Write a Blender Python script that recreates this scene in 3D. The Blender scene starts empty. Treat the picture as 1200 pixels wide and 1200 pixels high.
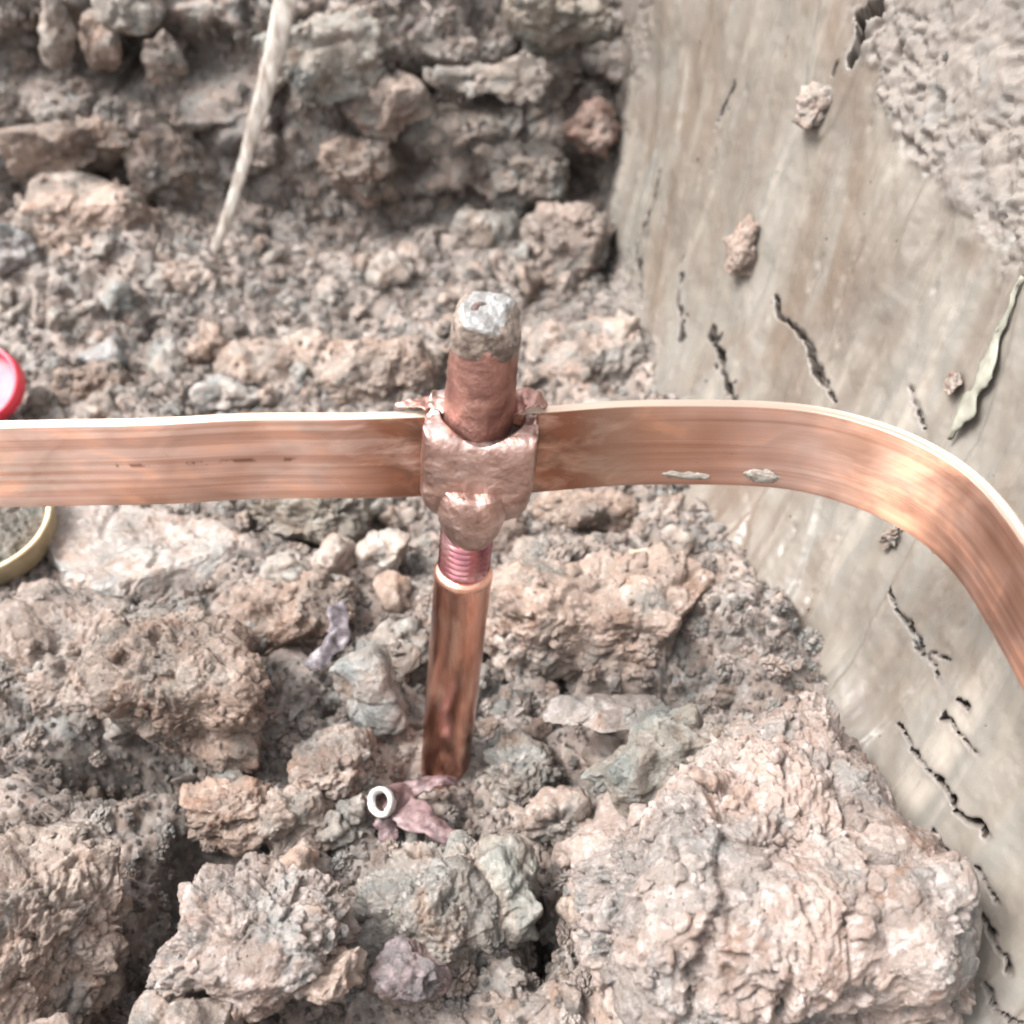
import bpy, bmesh, math, random
import numpy as np
from concurrent.futures import ThreadPoolExecutor

sc = bpy.context.scene
col = sc.collection
R = math.radians
MM = 0.001
f32 = np.float32

# ------------------------------------------------------------------ camera
cam = bpy.data.cameras.new('camera')
cam_ob = bpy.data.objects.new('camera', cam)
col.objects.link(cam_ob)
cam_ob.location = (0, 0, .276)
cam_ob.rotation_euler = (R(90 - 39), 0, 0)
cam.sensor_fit = 'HORIZONTAL'
cam.angle = 2 * math.atan(600 / 1203)
cam.clip_start = .01
cam.clip_end = 60
cam.dof.use_dof = True
cam.dof.focus_distance = .275
cam.dof.aperture_fstop = 13
sc.camera = cam_ob

# ------------------------------------------------------------------ sky and sun (overcast)
SUN_EL, SUN_AZ = 57, -98            # azimuth from +Y towards +X: light from the left
world = bpy.data.worlds.new('World')
sc.world = world
world.use_nodes = True
wn = world.node_tree.nodes; wl = world.node_tree.links
wn.clear()
sky = wn.new('ShaderNodeTexSky')
sky.sky_type = 'NISHITA'
sky.sun_disc = False
sky.sun_elevation = R(SUN_EL)
sky.sun_rotation = R(SUN_AZ)
sky.air_density = 1.0
sky.dust_density = 4.0
hs = wn.new('ShaderNodeHueSaturation'); hs.inputs['Saturation'].default_value = .12
bg = wn.new('ShaderNodeBackground'); bg.inputs['Strength'].default_value = .12
wo = wn.new('ShaderNodeOutputWorld')
wl.new(sky.outputs[0], hs.inputs['Color']); wl.new(hs.outputs[0], bg.inputs[0]); wl.new(bg.outputs[0], wo.inputs[0])
sun = bpy.data.lights.new('sun', 'SUN')
sun.energy = 1.5
sun.angle = R(24)
sun.color = (1, .975, .94)
sun_ob = bpy.data.objects.new('sun', sun)
col.objects.link(sun_ob)
sun_ob.rotation_euler = (R(90 - SUN_EL), 0, R(180 - SUN_AZ))
sun_ob.location = (-.5, .5, 2)

sc.view_settings.view_transform = 'Standard'
sc.view_settings.look = 'None'
sc.view_settings.exposure = 2.48
sc.view_settings.gamma = 1
sc.view_settings.use_curve_mapping = False
sc.render.engine = 'CYCLES'
sc.cycles.pixel_filter_type = 'BLACKMAN_HARRIS'
sc.cycles.filter_width = 2.1
sc.cycles.max_bounces = 6
sc.cycles.diffuse_bounces = 3
sc.cycles.use_denoising = True
sc.cycles.denoiser = 'OPENIMAGEDENOISE'
sc.cycles.denoising_input_passes = 'RGB_ALBEDO_NORMAL'
sc.cycles.denoising_prefilter = 'ACCURATE'

# ------------------------------------------------------------------ noise in numpy
RNG = np.random.RandomState(7)
TN = 1 << 16
TAB = RNG.rand(TN).astype(f32)
TABX = RNG.rand(TN).astype(f32); TABY = RNG.rand(TN).astype(f32); TABZ = RNG.rand(TN).astype(f32)
POOL = ThreadPoolExecutor(4)

def hsh(i, j, k):
    return ((i * 73856093) ^ (j * 19349663) ^ (k * 83492791)) & (TN - 1)

def par(fn, p, *extra):
    """run fn over chunks of the points in threads"""
    n = len(p); C = 24000
    sl = [slice(a, min(n, a + C)) for a in range(0, n, C)]
    rs = list(POOL.map(lambda s: fn(p[s], *extra), sl))
    if isinstance(rs[0], tuple):
        return tuple(np.concatenate([r[q] for r in rs]) for q in range(len(rs[0])))
    return np.concatenate(rs)

def vnoise(p):
    """value noise, -1..1"""
    i = np.floor(p); fr = (p - i).astype(f32); i = i.astype(np.int64)
    u = fr * fr * fr * (fr * (fr * 6 - 15) + 10)
    out = 0
    hx = [i[:, 0] * 73856093, (i[:, 0] + 1) * 73856093]
    hy = [i[:, 1] * 19349663, (i[:, 1] + 1) * 19349663]
    hz = [i[:, 2] * 83492791, (i[:, 2] + 1) * 83492791]
    wx = [1 - u[:, 0], u[:, 0]]; wy = [1 - u[:, 1], u[:, 1]]; wz = [1 - u[:, 2], u[:, 2]]
    for a in (0, 1):
        for b in (0, 1):
            hab = hx[a] ^ hy[b]; wab = wx[a] * wy[b]
            for c in (0, 1):
                out = out + TAB[(hab ^ hz[c]) & (TN - 1)] * (wab * wz[c])
    return out * 2 - 1

def _fbm(p, octs, gain):
    s = 0; a = 1.; t = 0
    for o in range(octs):
        s = s + a * vnoise(p * (2.03 ** o) + o * 17.31); t += a; a *= gain
    return s / t * 1.5

def fbm(p, scale, octs=4, gain=.5, seed=0):
    return par(_fbm, (p / scale + seed * 31.7).astype(f32), octs, gain)

def _worley(p):
    i0 = np.floor(p).astype(np.int64)
    n = len(p)
    F1 = np.full(n, 9., f32); F2 = np.full(n, 9., f32); ID = np.zeros(n, np.int64)
    BX = np.zeros(n, f32); BY = np.zeros(n, f32); BZ = np.zeros(n, f32)
    for a in (-1, 0, 1):
        for b in (-1, 0, 1):
            for c in (-1, 0, 1):
                ci = i0[:, 0] + a; cj = i0[:, 1] + b; ck = i0[:, 2] + c
                h = hsh(ci, cj, ck)
                dx = ci + TABX[h] - p[:, 0]; dy = cj + TABY[h] - p[:, 1]; dz = ck + TABZ[h] - p[:, 2]
                d = (dx * dx + dy * dy + dz * dz).astype(f32)
                m = d < F1
                F2 = np.where(m, F1, np.minimum(F2, d)); F1 = np.where(m, d, F1)
                ID[m] = h[m]; BX[m] = dx[m]; BY[m] = dy[m]; BZ[m] = dz[m]
    q = lambda k: TAB[(ID * k + 101) & (TN - 1)] - .5
    tilt = BX * q(5099) + BY * q(6217) + BZ * q(8311)
    return np.sqrt(F1), np.sqrt(F2), TAB[(ID * 7919 + 13) & (TN - 1)], tilt

def worley(p, scale, seed=0):
    return par(_worley, (p / scale + seed * 11.3).astype(f32))

def sstep(a, b, x):
    t = np.clip((x - a) / (b - a), 0, 1)
    return t * t * (3 - 2 * t)

def vec3(p, scale, seed):
    return np.stack([fbm(p, scale, 2, .5, seed + q) for q in range(3)], 1)

def lump(p, scale, seed):
    """one scale of crumbs: domed cells with sharp clefts and uneven heights; about -0.6..0.8"""
    F1, F2, idv, tilt = worley(p, scale, seed)
    d = np.sqrt(np.clip(1 - (F1 / .95) ** 2, 0, 1))
    e = np.clip((F2 - F1) * 2.2, 0, 1)
    return .22 * d + .42 * e - .45 + (idv - .5) * .65 + 1.3 * tilt, idv

def crumbs(p, seed=0, rough=1., scales=(25, 10.5, 4.6, 2.1), amps=(6.5, 3.7, 2.0, 1.0), fine=.6, fiss=2.2):
    """displacement in mm of torn crumbly clay at points p (mm), and a per-lump tint"""
    w = p + vec3(p, 14, seed + 3) * 4 + vec3(p, 3.2, seed + 9) * .7
    tot = 0; tint = 0
    # broad mask: some areas stay pasty and smooth, others are all crumbs
    m = sstep(-.35, .25, fbm(p, 24, 2, .5, seed + 21))
    for q, (s, a) in enumerate(zip(scales, amps)):
        l, idv = lump(w, s, seed + q)
        mm = 1. if q == 0 else (.35 + .65 * m) * rough
        tot = tot + a * l * mm
        if q < 2:
            tint = tint + (idv - .5) * (.7 if q == 0 else .9)
    # torn, pitted fine grain
    g = fbm(w, 2.6, 4, .6, seed + 40)
    tot = tot + fine * (g - 1.4 * np.abs(fbm(w, 5., 3, .55, seed + 44))) * (.45 + .55 * m)
    # pockets between the crumbs
    for s_, dp, q in ((14., 4.5, 80),):
        F1, F2, idv, _t = worley(p + vec3(p, 7, seed + 90) * 5, s_, seed + q)
        tot = tot - dp * sstep(.50, .12, F1) * sstep(.62, .72, idv) * rough * (.3 + .7 * m)
    # fissures
    r = np.abs(fbm(p + vec3(p, 6, seed + 70) * 2, 17, 3, .5, seed + 61))
    tot = tot - fiss * np.clip(1 - r / .06, 0, 1) * rough * sstep(-.1, .3, fbm(p, 20, 2, .5, seed + 66))
    return tot.astype(f32), tint.astype(f32)

# ------------------------------------------------------------------ mesh helpers
def mesh_np(name, v, f, tint=None, uv=None, uv2=False):
    """v in mm (n,3); f (m,k) with one face size"""
    me = bpy.data.meshes.new(name)
    m, k = f.shape
    me.vertices.add(len(v)); me.loops.add(m * k); me.polygons.add(m)
    me.vertices.foreach_set('co', (np.asarray(v, f32) * f32(MM)).ravel())
    me.loops.foreach_set('vertex_index', f.astype(np.int32).ravel())
    me.polygons.foreach_set('loop_start', np.arange(0, m * k, k, dtype=np.int32))
    me.update(calc_edges=True)
    if uv2:
        ul = me.uv_layers.new(name='UVMap')
        ul.data.foreach_set('uv', (np.asarray(uv, f32)[f.ravel()][:, :2] * .001).ravel())
    me.validate()
    if tint is not None:
        at = me.attributes.new('tint', 'FLOAT', 'POINT')
        at.data.foreach_set('value', np.asarray(tint, f32))
    if uv is not None:
        at = me.attributes.new('st', 'FLOAT_VECTOR', 'POINT')
        at.data.foreach_set('vector', np.asarray(uv, f32).ravel())
    return me

def grid_faces(nu, nv):
    a = np.arange((nu - 1) * (nv - 1))
    i = a // (nv - 1); j = a % (nv - 1)
    q = i * nv + j
    return np.stack([q, q + nv, q + nv + 1, q + 1], 1)

def link(name, me, mat=None, parent=None, label=None, cat=None, group=None, kind=None, color=None):
    o = bpy.data.objects.new(name, me)
    col.objects.link(o)
    if mat is not None and me is not None:
        me.materials.clear(); me.materials.append(mat)
    if parent is not None: o.parent = parent
    if label: o['label'] = label
    if cat: o['category'] = cat
    if group: o['group'] = group
    if kind: o['kind'] = kind
    if color: o.color = (*color, 1)
    return o

def normals_grid(P, nu, nv):
    G = P.reshape(nu, nv, 3)
    du = np.gradient(G, axis=0); dv = np.gradient(G, axis=1)
    n = np.cross(du, dv); n /= np.linalg.norm(n, axis=2, keepdims=True) + 1e-9
    return n.reshape(-1, 3)

# ------------------------------------------------------------------ materials
class NT:
    def __init__(s, name):
        s.m = bpy.data.materials.new(name); s.m.use_nodes = True
        s.n = s.m.node_tree.nodes; s.l = s.m.node_tree.links
        s.b = s.n['Principled BSDF']
    def new(s, t, **kw):
        n = s.n.new(t)
        for k, v in kw.items(): setattr(n, k, v)
        return n
    def ln(s, a, b): s.l.new(a, b)
    def math(s, op, a, b=None, clamp=False):
        n = s.new('ShaderNodeMath', operation=op); n.use_clamp = clamp
        for q, x in enumerate((a, b)):
            if x is None: continue
            if isinstance(x, (int, float)): n.inputs[q].default_value = x
            else: s.ln(x, n.inputs[q])
        return n.outputs[0]
    def noise(s, vec, scale, detail=4, rough=.55, dist=0):
        n = s.new('ShaderNodeTexNoise')
        n.inputs['Scale'].default_value = scale; n.inputs['Detail'].default_value = detail
        n.inputs['Roughness'].default_value = rough; n.inputs['Distortion'].default_value = dist
        s.ln(vec, n.inputs['Vector'])
        return n.outputs['Fac']
    def ramp(s, fac, *stops):
        n = s.new('ShaderNodeValToRGB')
        el = n.color_ramp.elements
        el[0].position, el[0].color = stops[0][0], (*stops[0][1], 1)
        el[1].position, el[1].color = stops[-1][0], (*stops[-1][1], 1)
        for p, c in stops[1:-1]:
            e = el.new(p); e.color = (*c, 1)
        s.ln(fac, n.inputs[0])
        return n.outputs[0]
    def mix(s, fac, a, b, mode='MIX'):
        n = s.new('ShaderNodeMix', data_type='RGBA', blend_type=mode)
        for x, i in ((fac, 0), (a, 6), (b, 7)):
            if isinstance(x, (int, float)): n.inputs[i].default_value = x
            elif isinstance(x, tuple): n.inputs[i].default_value = (*x, 1)
            else: s.ln(x, n.inputs[i])
        return n.outputs[2]
    def vmul(s, vec, xyz):
        n = s.new('ShaderNodeVectorMath', operation='MULTIPLY')
        s.ln(vec, n.inputs[0]); n.inputs[1].default_value = xyz
        return n.outputs[0]
    def bump(s, h, strength, dist, prev=None):
        n = s.new('ShaderNodeBump')
        n.inputs['Strength'].default_value = strength; n.inputs['Distance'].default_value = dist
        s.ln(h, n.inputs['Height'])
        if prev is not None: s.ln(prev, n.inputs['Normal'])
        return n.outputs[0]

def G(v): return (v, v, v)

def soil_coords(t):
    tc = t.new('ShaderNodeTexCoord'); oi = t.new('ShaderNodeObjectInfo')
    mm = t.new('ShaderNodeVectorMath', operation='SCALE'); mm.inputs['Scale'].default_value = 1000
    t.ln(tc.outputs['Object'], mm.inputs[0])
    ad = t.new('ShaderNodeVectorMath', operation='ADD')
    rv = t.math('MULTIPLY', oi.outputs['Random'], 900)
    cv = t.new('ShaderNodeCombineXYZ'); t.ln(rv, cv.inputs[0]); t.ln(rv, cv.inputs[1])
    t.ln(mm.outputs[0], ad.inputs[0]); t.ln(cv.outputs[0], ad.inputs[1])
    return ad.outputs[0], oi

def soil_material(name, fine=1., objcol=True, vary=False):
    t = NT(name)
    v, oi = soil_coords(t)
    big = t.noise(v, 1 / 46, 4, .55, .6)
    base = t.ramp(big, (.34, (.285, .262, .232)), (.45, (.36, .30, .255)), (.56, (.405, .318, .262)), (.70, (.37, .335, .29)))
    med = t.noise(v, 1 / 15, 5, .6, .8)
    base = t.mix(t.ramp(med, (.54, G(0)), (.68, G(.75))), base, (.30, .185, .125))      # rusty veins
    med2 = t.noise(v, 1 / 19 + .003, 5, .6, .5)
    base = t.mix(t.ramp(med2, (.51, G(0)), (.63, G(.8))), base, (.265, .275, .255))      # grey-green clay
    sm = t.noise(v, 1 / 3.3, 5, .65)
    base = t.mix(t.ramp(sm, (.50, G(0)), (.66, G(.75))), base, (.62, .555, .505))          # pale grains
    sm2 = t.noise(v, 1 / 1.9, 3, .6)
    base = t.mix(t.ramp(sm2, (.58, G(0)), (.72, G(.6))), base, (.15, .11, .09))      # brown specks
    at = t.new('ShaderNodeAttribute', attribute_name='tint')
    tf = t.math('ADD', t.math('MULTIPLY', at.outputs['Fac'], .42), 1.0)
    wn_ = t.new('ShaderNodeTexWhiteNoise', noise_dimensions='1D'); t.ln(oi.outputs['Random'], wn_.inputs['W'])
    if vary:
        rv2 = t.math('ADD', t.math('MULTIPLY', t.math('POWER', wn_.outputs['Value'], 1.5), .5), .86)
        tf = t.math('MULTIPLY', tf, rv2)
        gm = t.ramp(oi.outputs['Random'], (.78, G(0)), (.86, G(.22)))
        base = t.mix(gm, base, (.30, .31, .30))
    base = t.mix(1., base, tf, 'MULTIPLY')
    if objcol:
        base = t.mix(1., base, oi.outputs['Color'], 'MULTIPLY')
    base = t.mix(1., base, (.436, .427, .434), 'MULTIPLY')
    t.ln(base, t.b.inputs['Base Color'])
    t.ln(t.ramp(med2, (.35, G(.78)), (.68, G(.42))), t.b.inputs['Roughness'])
    t.b.inputs['Specular IOR Level'].default_value = .45
    h1 = t.noise(v, 1 / 1.5, 6, .68)
    h2 = t.noise(v, 1 / 5., 5, .6)
    b = t.bump(h2, .6 * fine, .0016)
    b = t.bump(h1, .9 * fine, .0013, b)
    b = t.bump(t.noise(v, 1 / .55, 4, .7), .7 * fine, .0004, b)
    t.ln(b, t.b.inputs['Normal'])
    return t.m

M_SOIL = soil_material('clay_soil')
M_CLOD = soil_material('clay_clod')
M_RUBBLE = soil_material('clay_rubble', vary=True)
M_SMOOTH = soil_material('smooth_clay', .65)

def wall_material():
    t = NT('shovel_cut_clay')
    at = t.new('ShaderNodeAttribute', attribute_name='st')     # (across the groove, along it, roughness mask)
    v = at.outputs['Vector']
    sep = t.new('ShaderNodeSeparateXYZ'); t.ln(v, sep.inputs[0])
    st = t.vmul(v, (1, .085, 0))
    pos, oi = soil_coords(t)
    st2 = t.vmul(v, (1, .14, 0))
    s1 = t.noise(st2, 1 / 30, 5, .5, .6)
    base = t.ramp(s1, (.30, (.23, .19, .16)), (.42, (.29, .25, .21)), (.52, (.35, .315, .27)), (.60, (.335, .315, .28)), (.70, (.56, .50, .43)))
    s2 = t.noise(t.vmul(v, (1, .2, 0)), 1 / 12., 5, .6, .8)
    base = t.mix(t.ramp(s2, (.52, G(0)), (.70, G(.7))), base, (.47, .42, .355))
    s3 = t.noise(t.vmul(v, (1, .3, 0)), 1 / 36 + .004, 4, .6, 1.4)
    base = t.mix(t.ramp(s3, (.54, G(0)), (.70, G(.6))), base, (.30, .285, .255))        # grey-blue smears
    s5 = t.noise(t.vmul(v, (1, .6, 0)), 1 / 56, 4, .55, 1.0)
    base = t.mix(t.ramp(s5, (.52, G(0)), (.66, G(.7))), base, (.24, .175, .13))         # brown patches
    s4 = t.noise(t.vmul(v, (1, .05, 0)), 1 / 2.2, 3, .6)
    base = t.mix(t.ramp(s4, (.66, G(0)), (.82, G(.25))), base, (.20, .16, .125))
    # crumbly area: soil colours
    sm = t.noise(pos, 1 / 3.3, 5, .65)
    rc = t.ramp(t.noise(pos, 1 / 14, 5, .6), (.38, (.25, .225, .205)), (.55, (.33, .28, .245)), (.66, (.29, .275, .255)))
    rc = t.mix(t.ramp(sm, (.54, G(0)), (.74, G(.5))), rc, (.46, .41, .37))
    rc = t.mix(t.ramp(sm, (.34, G(.55)), (.47, G(0))), rc, (.19, .14, .115))
    base = t.mix(sep.outputs[2], base, rc)
    g = t.noise(pos, 1 / 1.6, 4, .6)
    base = t.mix(t.ramp(g, (.64, G(0)), (.76, G(.25))), base, (.5, .45, .4))
    base = t.mix(1., base, (.36, .355, .352), 'MULTIPLY')
    t.ln(base, t.b.inputs['Base Color'])
    ro_ = t.mix(sep.outputs[2], t.ramp(s3, (.35, G(.46)), (.65, G(.26))), (.8, .8, .8)); t.ln(ro_, t.b.inputs['Roughness'])
    t.b.inputs['Specular IOR Level'].default_value = .42
    h = t.noise(t.vmul(v, (1, .045, 0)), 1 / 3., 5, .62)
    b = t.bump(h, .22, .0006)
    h1 = t.noise(pos, 1 / 1.4, 5, .65)
    b = t.bump(h1, .3, .0005, b)
    t.ln(b, t.b.inputs['Normal'])
    return t.m
M_WALL = wall_material()

def copper(name, base=(.72, .40, .27), dark=(.36, .15, .09), rough=(.25, .5), brushed=None, grain=.4, stain=True, pale=(.83, .60, .47)):
    t = NT(name)
    t.b.inputs['Metallic'].default_value = 1
    tc = t.new('ShaderNodeTexCoord')
    mm = t.new('ShaderNodeVectorMath', operation='SCALE'); mm.inputs['Scale'].default_value = 1000
    t.ln(tc.outputs['Object'], mm.inputs[0]); v = mm.outputs[0]
    n = t.noise(v, 1 / 11, 5, .6, .6)
    c = t.ramp(n, (.32, dark), (.5, base), (.7, pale))
    n2 = t.noise(v, 1 / 2.4, 5, .65)
    c = t.mix(t.ramp(n2, (.56, G(0)), (.72, G(.6))), c, dark)
    t.ln(c, t.b.inputs['Base Color'])
    t.ln(t.ramp(n, (.3, G(rough[1])), (.7, G(rough[0]))), t.b.inputs['Roughness'])
    b = t.bump(n2, grain, .0006)
    b = t.bump(t.noise(v, 1.1, 4, .6), grain * .6, .0003, b)
    t.ln(b, t.b.inputs['Normal'])
    return t.m

def strip_material():
    t = NT('brushed_copper_strip')
    t.b.inputs['Metallic'].default_value = 1
    at = t.new('ShaderNodeAttribute', attribute_name='st'); v = at.outputs['Vector']   # (length, width, 0) in mm
    sep = t.new('ShaderNodeSeparateXYZ'); t.ln(v, sep.inputs[0])
    u, w = sep.outputs[0], sep.outputs[1]
    fine = t.noise(t.vmul(v, (.004, 1.7, 1)), 1., 3, .6)
    wide = t.noise(t.vmul(v, (.006, .42, 1)), 1., 3, .5, .1)
    patch = t.noise(t.vmul(v, (.020, .02, 1)), 1., 3, .55, .3)
    cloud = t.noise(t.vmul(v, (.05, .08, 1)), 1., 5, .6, .5)
    c = t.ramp(patch, (.36, (.36, .195, .13)), (.48, (.44, .27, .205)), (.60, (.54, .37, .31)), (.70, (.42, .32, .27)))
    c = t.mix(t.ramp(cloud, (.52, G(0)), (.66, G(.5))), c, (.66, .33, .20))
    c = t.mix(t.ramp(wide, (.40, G(.5)), (.52, G(0))), c, (.28, .13, .085))
    c = t.mix(t.ramp(fine, (.56, G(0)), (.72, G(.3))), c, (.68, .48, .40))
    c = t.mix(t.ramp(fine, (.30, G(.35)), (.44, G(0))), c, (.48, .22, .14))
    # dull grey green band to the right of the weld
    gb = t.math('SUBTRACT', 1.0, t.math('DIVIDE', t.math('ABSOLUTE', t.math('SUBTRACT', u, 31.)), 15.), True)
    c = t.mix(t.math('MULTIPLY', gb, .6), c, (.34, .28, .23))
    # heat stain either side of the weld (u = 0 at the weld)
    au = t.math('ABSOLUTE', u)
    heat = t.math('SUBTRACT', 1.0, t.math('DIVIDE', au, 46.), True)
    hn = t.noise(t.vmul(v, (.06, .12, 1)), 1., 5, .6, .6)
    hf = t.math('MULTIPLY', t.math('MULTIPLY', heat, 2.0, True), t.ramp(hn, (.36, G(0)), (.54, G(.9))), True)
    c = t.mix(hf, c, (.20, .08, .045))
    h2 = t.math('SUBTRACT', 1.0, t.math('DIVIDE', au, 30.), True)
    hn2 = t.noise(t.vmul(v, (.11, .17, 1)), 1., 5, .6, .4)
    c = t.mix(t.math('MULTIPLY', h2, t.ramp(hn2, (.47, G(0)), (.60, G(1))), True), c, (.06, .04, .036))
    # dark scuffs along the middle of the left run
    band = t.math('SUBTRACT', 1.0, t.math('DIVIDE', t.math('ABSOLUTE', t.math('SUBTRACT', w, 12.8)), 1.0), True)
    rng = t.math('MULTIPLY', t.math('GREATER_THAN', u, -92.), t.math('LESS_THAN', u, -46.))
    dash = t.ramp(t.noise(t.vmul(v, (.17, .12, 1)), 1., 3, .6), (.50, G(0)), (.58, G(1)))
    c = t.mix(t.math('MULTIPLY', t.math('MULTIPLY', band, rng), t.math('MULTIPLY', dash, .85)), c, (.13, .06, .04))
    spk = t.noise(t.vmul(v, (.25, .6, 1)), 1., 4, .6)
    c = t.mix(t.ramp(spk, (.68, G(0)), (.76, G(.6))), c, (.20, .10, .07))
    # sheared edges are duller; their paler colour paints in the reflected sky
    edge = t.math('GREATER_THAN', sep.outputs[2], .05)
    c2 = t.mix(edge, c, (.54, .43, .35)); t.ln(c2, t.b.inputs['Base Color'])
    ro = t.math('ADD', t.ramp(cloud, (.35, G(.36)), (.65, G(.50))), t.math('MULTIPLY', hf, .15))
    ro = t.math('ADD', ro, t.math('MULTIPLY', edge, .15))
    t.b.inputs['Anisotropic'].default_value = .86
    t.b.inputs['Anisotropic Rotation'].default_value = .25
    tgn = t.new('ShaderNodeTangent', direction_type='UV_MAP'); tgn.uv_map = 'UVMap'
    t.ln(tgn.outputs[0], t.b.inputs['Tangent'])
    t.ln(ro, t.b.inputs['Roughness'])
    b = t.bump(fine, .2, .0002)
    b = t.bump(cloud, .25, .0008, b)
    t.ln(b, t.b.inputs['Normal'])
    return t.m

def plain(name, c1, c2, scale=6., rough=.5, metal=0., bump=.3, spec=.4, dist=.0004):
    t = NT(name)
    tc = t.new('ShaderNodeTexCoord')
    mm = t.new('ShaderNodeVectorMath', operation='SCALE'); mm.inputs['Scale'].default_value = 1000
    t.ln(tc.outputs['Object'], mm.inputs[0]); v = mm.outputs[0]
    n = t.noise(v, 1 / scale, 5, .6, .3)
    t.ln(t.ramp(n, (.36, c1), (.64, c2)), t.b.inputs['Base Color'])
    t.b.inputs['Roughness'].default_value = rough
    t.b.inputs['Metallic'].default_value = metal
    t.b.inputs['Specular IOR Level'].default_value = spec
    t.ln(t.bump(t.noise(v, 1 / (scale * .3), 5, .6), bump, dist), t.b.inputs['Normal'])
    return t.m

# ------------------------------------------------------------------ trench shape functions (mm)
def wall_x(Y, z):
    xf = np.interp(Y, [-200, 0, 125, 300, 450, 600, 658, 900], [138, 138, 128, 100, 76, 58, 55, 48])
    lean = np.interp(Y, [250, 450, 620], [.28, .17, .05]); fil = np.interp(Y, [300, 600], [30, 8])
    return xf + lean * z - fil * np.exp(-np.maximum(z, -15) / 22)

#        x     y     rx   ry   dz    mounds (+) and hollows (-) of the trench floor
MOUNDS = [
    (-150, 255, 60, 40, 10), (-89, 275, 40, 30, 10), (34, 272, 44, 26, 20), (-157, 312, 62, 34, 6),
    (60, 320, 40, 40, 10), (-18, 575, 60, 45, 22), (-250, 560, 70, 55, 26), (-63, 440, 45, 35, 8),
    (30, 470, 50, 45, 8), (-190, 530, 50, 40, 12), (85, 250, 30, 40, 16), (60, 150, 55, 55, 12),
    (-120, 205, 34, 24, 8), (-20, 150, 30, 25, 6), (-64, 300, 30, 14, 5), (70, 400, 40, 50, 10),
    (-128, 211, 25, 13, -60), (-94, 176, 13, 11, -50), (-97, 140, 13, 26, -55), (-30, 206, 15, 9, -16),
    (-60, 331, 46, 10, -24), (42, 333, 28, 10, -24), (41, 235, 27, 8, -32), (-218, 440, 20, 12, -24), (-195, 505, 8, 20, -22),
    (8, 156, 6, 18, -38), (-128, 240, 8, 10, -10), (-40, 112, 30, 16, -22), (-70, 200, 8, 10, -22), (-30, 250, 9, 7, -16), (-100, 240, 12, 6, -18),
    (70, 275, 10, 8, -16), (-62, 230, 6, 8, -16), (20, 250, 6, 12, -12), (-10, 185, 8, 6, -14), (-150, 240, 10, 6, -14), (-70, 470, 14, 8, -14), (5, 500, 12, 12, -14),
]
def floor_z(x, y):
    z = np.zeros_like(x)
    for (cx, cy, rx, ry, dz) in MOUNDS:
        q = ((x - cx) / rx) ** 2 + ((y - cy) / ry) ** 2
        z = z + dz * np.exp(-q * 1.3)
    z = z + 22 * sstep(430, 620, y) * sstep(80, -200, x) - 6 * sstep(200, 60, y)
    return z

# ------------------------------------------------------------------ ground: trench floor
nu, nv = 770, 560
Yr = 52 * np.exp(np.linspace(0, math.log(690 / 52.), nu)) * .45 + np.linspace(52, 690, nu) * .55
uu = np.linspace(0, 1, nv)
Xl = -(205 + .42 * Yr); Xr = np.interp(Yr, [50, 300, 690], [150, 125, 100])
X = Xl[:, None] + (Xr - Xl)[:, None] * uu[None, :] ** .95
Y = np.repeat(Yr[:, None], nv, 1)
X = X.ravel(); Y = Y.ravel()
P = np.stack([X, Y, floor_z(X, Y)], 1).astype(f32)
P[:, 2] += 3.5 * fbm(P, 40, 3, .5, 2)
# floor runs smoothly into the scooped foot of the wall
gap = wall_x(P[:, 1], np.full(len(P), 6.)) - P[:, 0]
P[:, 2] += (7 + 9 * fbm(P, 22, 3, .55, 3)) * sstep(34, 0, gap)
near_wall = sstep(30, 14, gap) * sstep(250, 275, P[:, 1]) * sstep(330, 300, P[:, 1]) * .8
d, tint = crumbs(P * np.array([1, 1, 1.35], f32), 1, 1., amps=(5.5, 2.4, 1.1, .55), fine=.45)
l0, _i = lump(P + vec3(P, 30, 81) * 9, 52, 80)
d += 8. * l0
d *= (1 - .8 * near_wall)
P[:, 2] += d
side = vec3(P, 9, 50)
P[:, :2] += side[:, :2] * 1.6
FLOOR_P = P.reshape(nu, nv, 3)
gr = link('ground', mesh_np('ground', P, grid_faces(nu, nv)[:, ::-1], tint), M_SOIL,
          label='crumbly pinkish grey clay floor of the trench', kind='structure')

def ground_at(x, y):
    i = int(np.clip(np.searchsorted(Yr, y), 1, nu - 2))
    row = FLOOR_P[i]
    j = int(np.argmin(np.abs(row[:, 0] - x)))
    return float(FLOOR_P[max(0, i - 6):i + 7:3, max(0, j - 6):j + 7:3, 2].mean())

# wide coarse earth beyond the part in view, rising out of the trench
n = 90
gx = np.linspace(-6000, 6000, n); gx = np.sign(gx) * (np.abs(gx) / 6000) ** 2.2 * 6000
A, B = np.meshgrid(gx, gx + 300, indexing='ij')
A = A.ravel(); B = B.ravel()
rise = np.maximum(np.maximum(sstep(-520, -1300, A), sstep(-500, -1300, B)), np.maximum(sstep(300, 380, A), sstep(800, 1000, B)))
Z = -42 + 420 * rise
Pc = np.stack([A, B, Z], 1).astype(f32)
link('terrain', mesh_np('terrain', Pc, grid_faces(n, n), np.zeros(len(Pc))), M_SOIL, label='bare clay ground around the trench', kind='structure')

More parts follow.
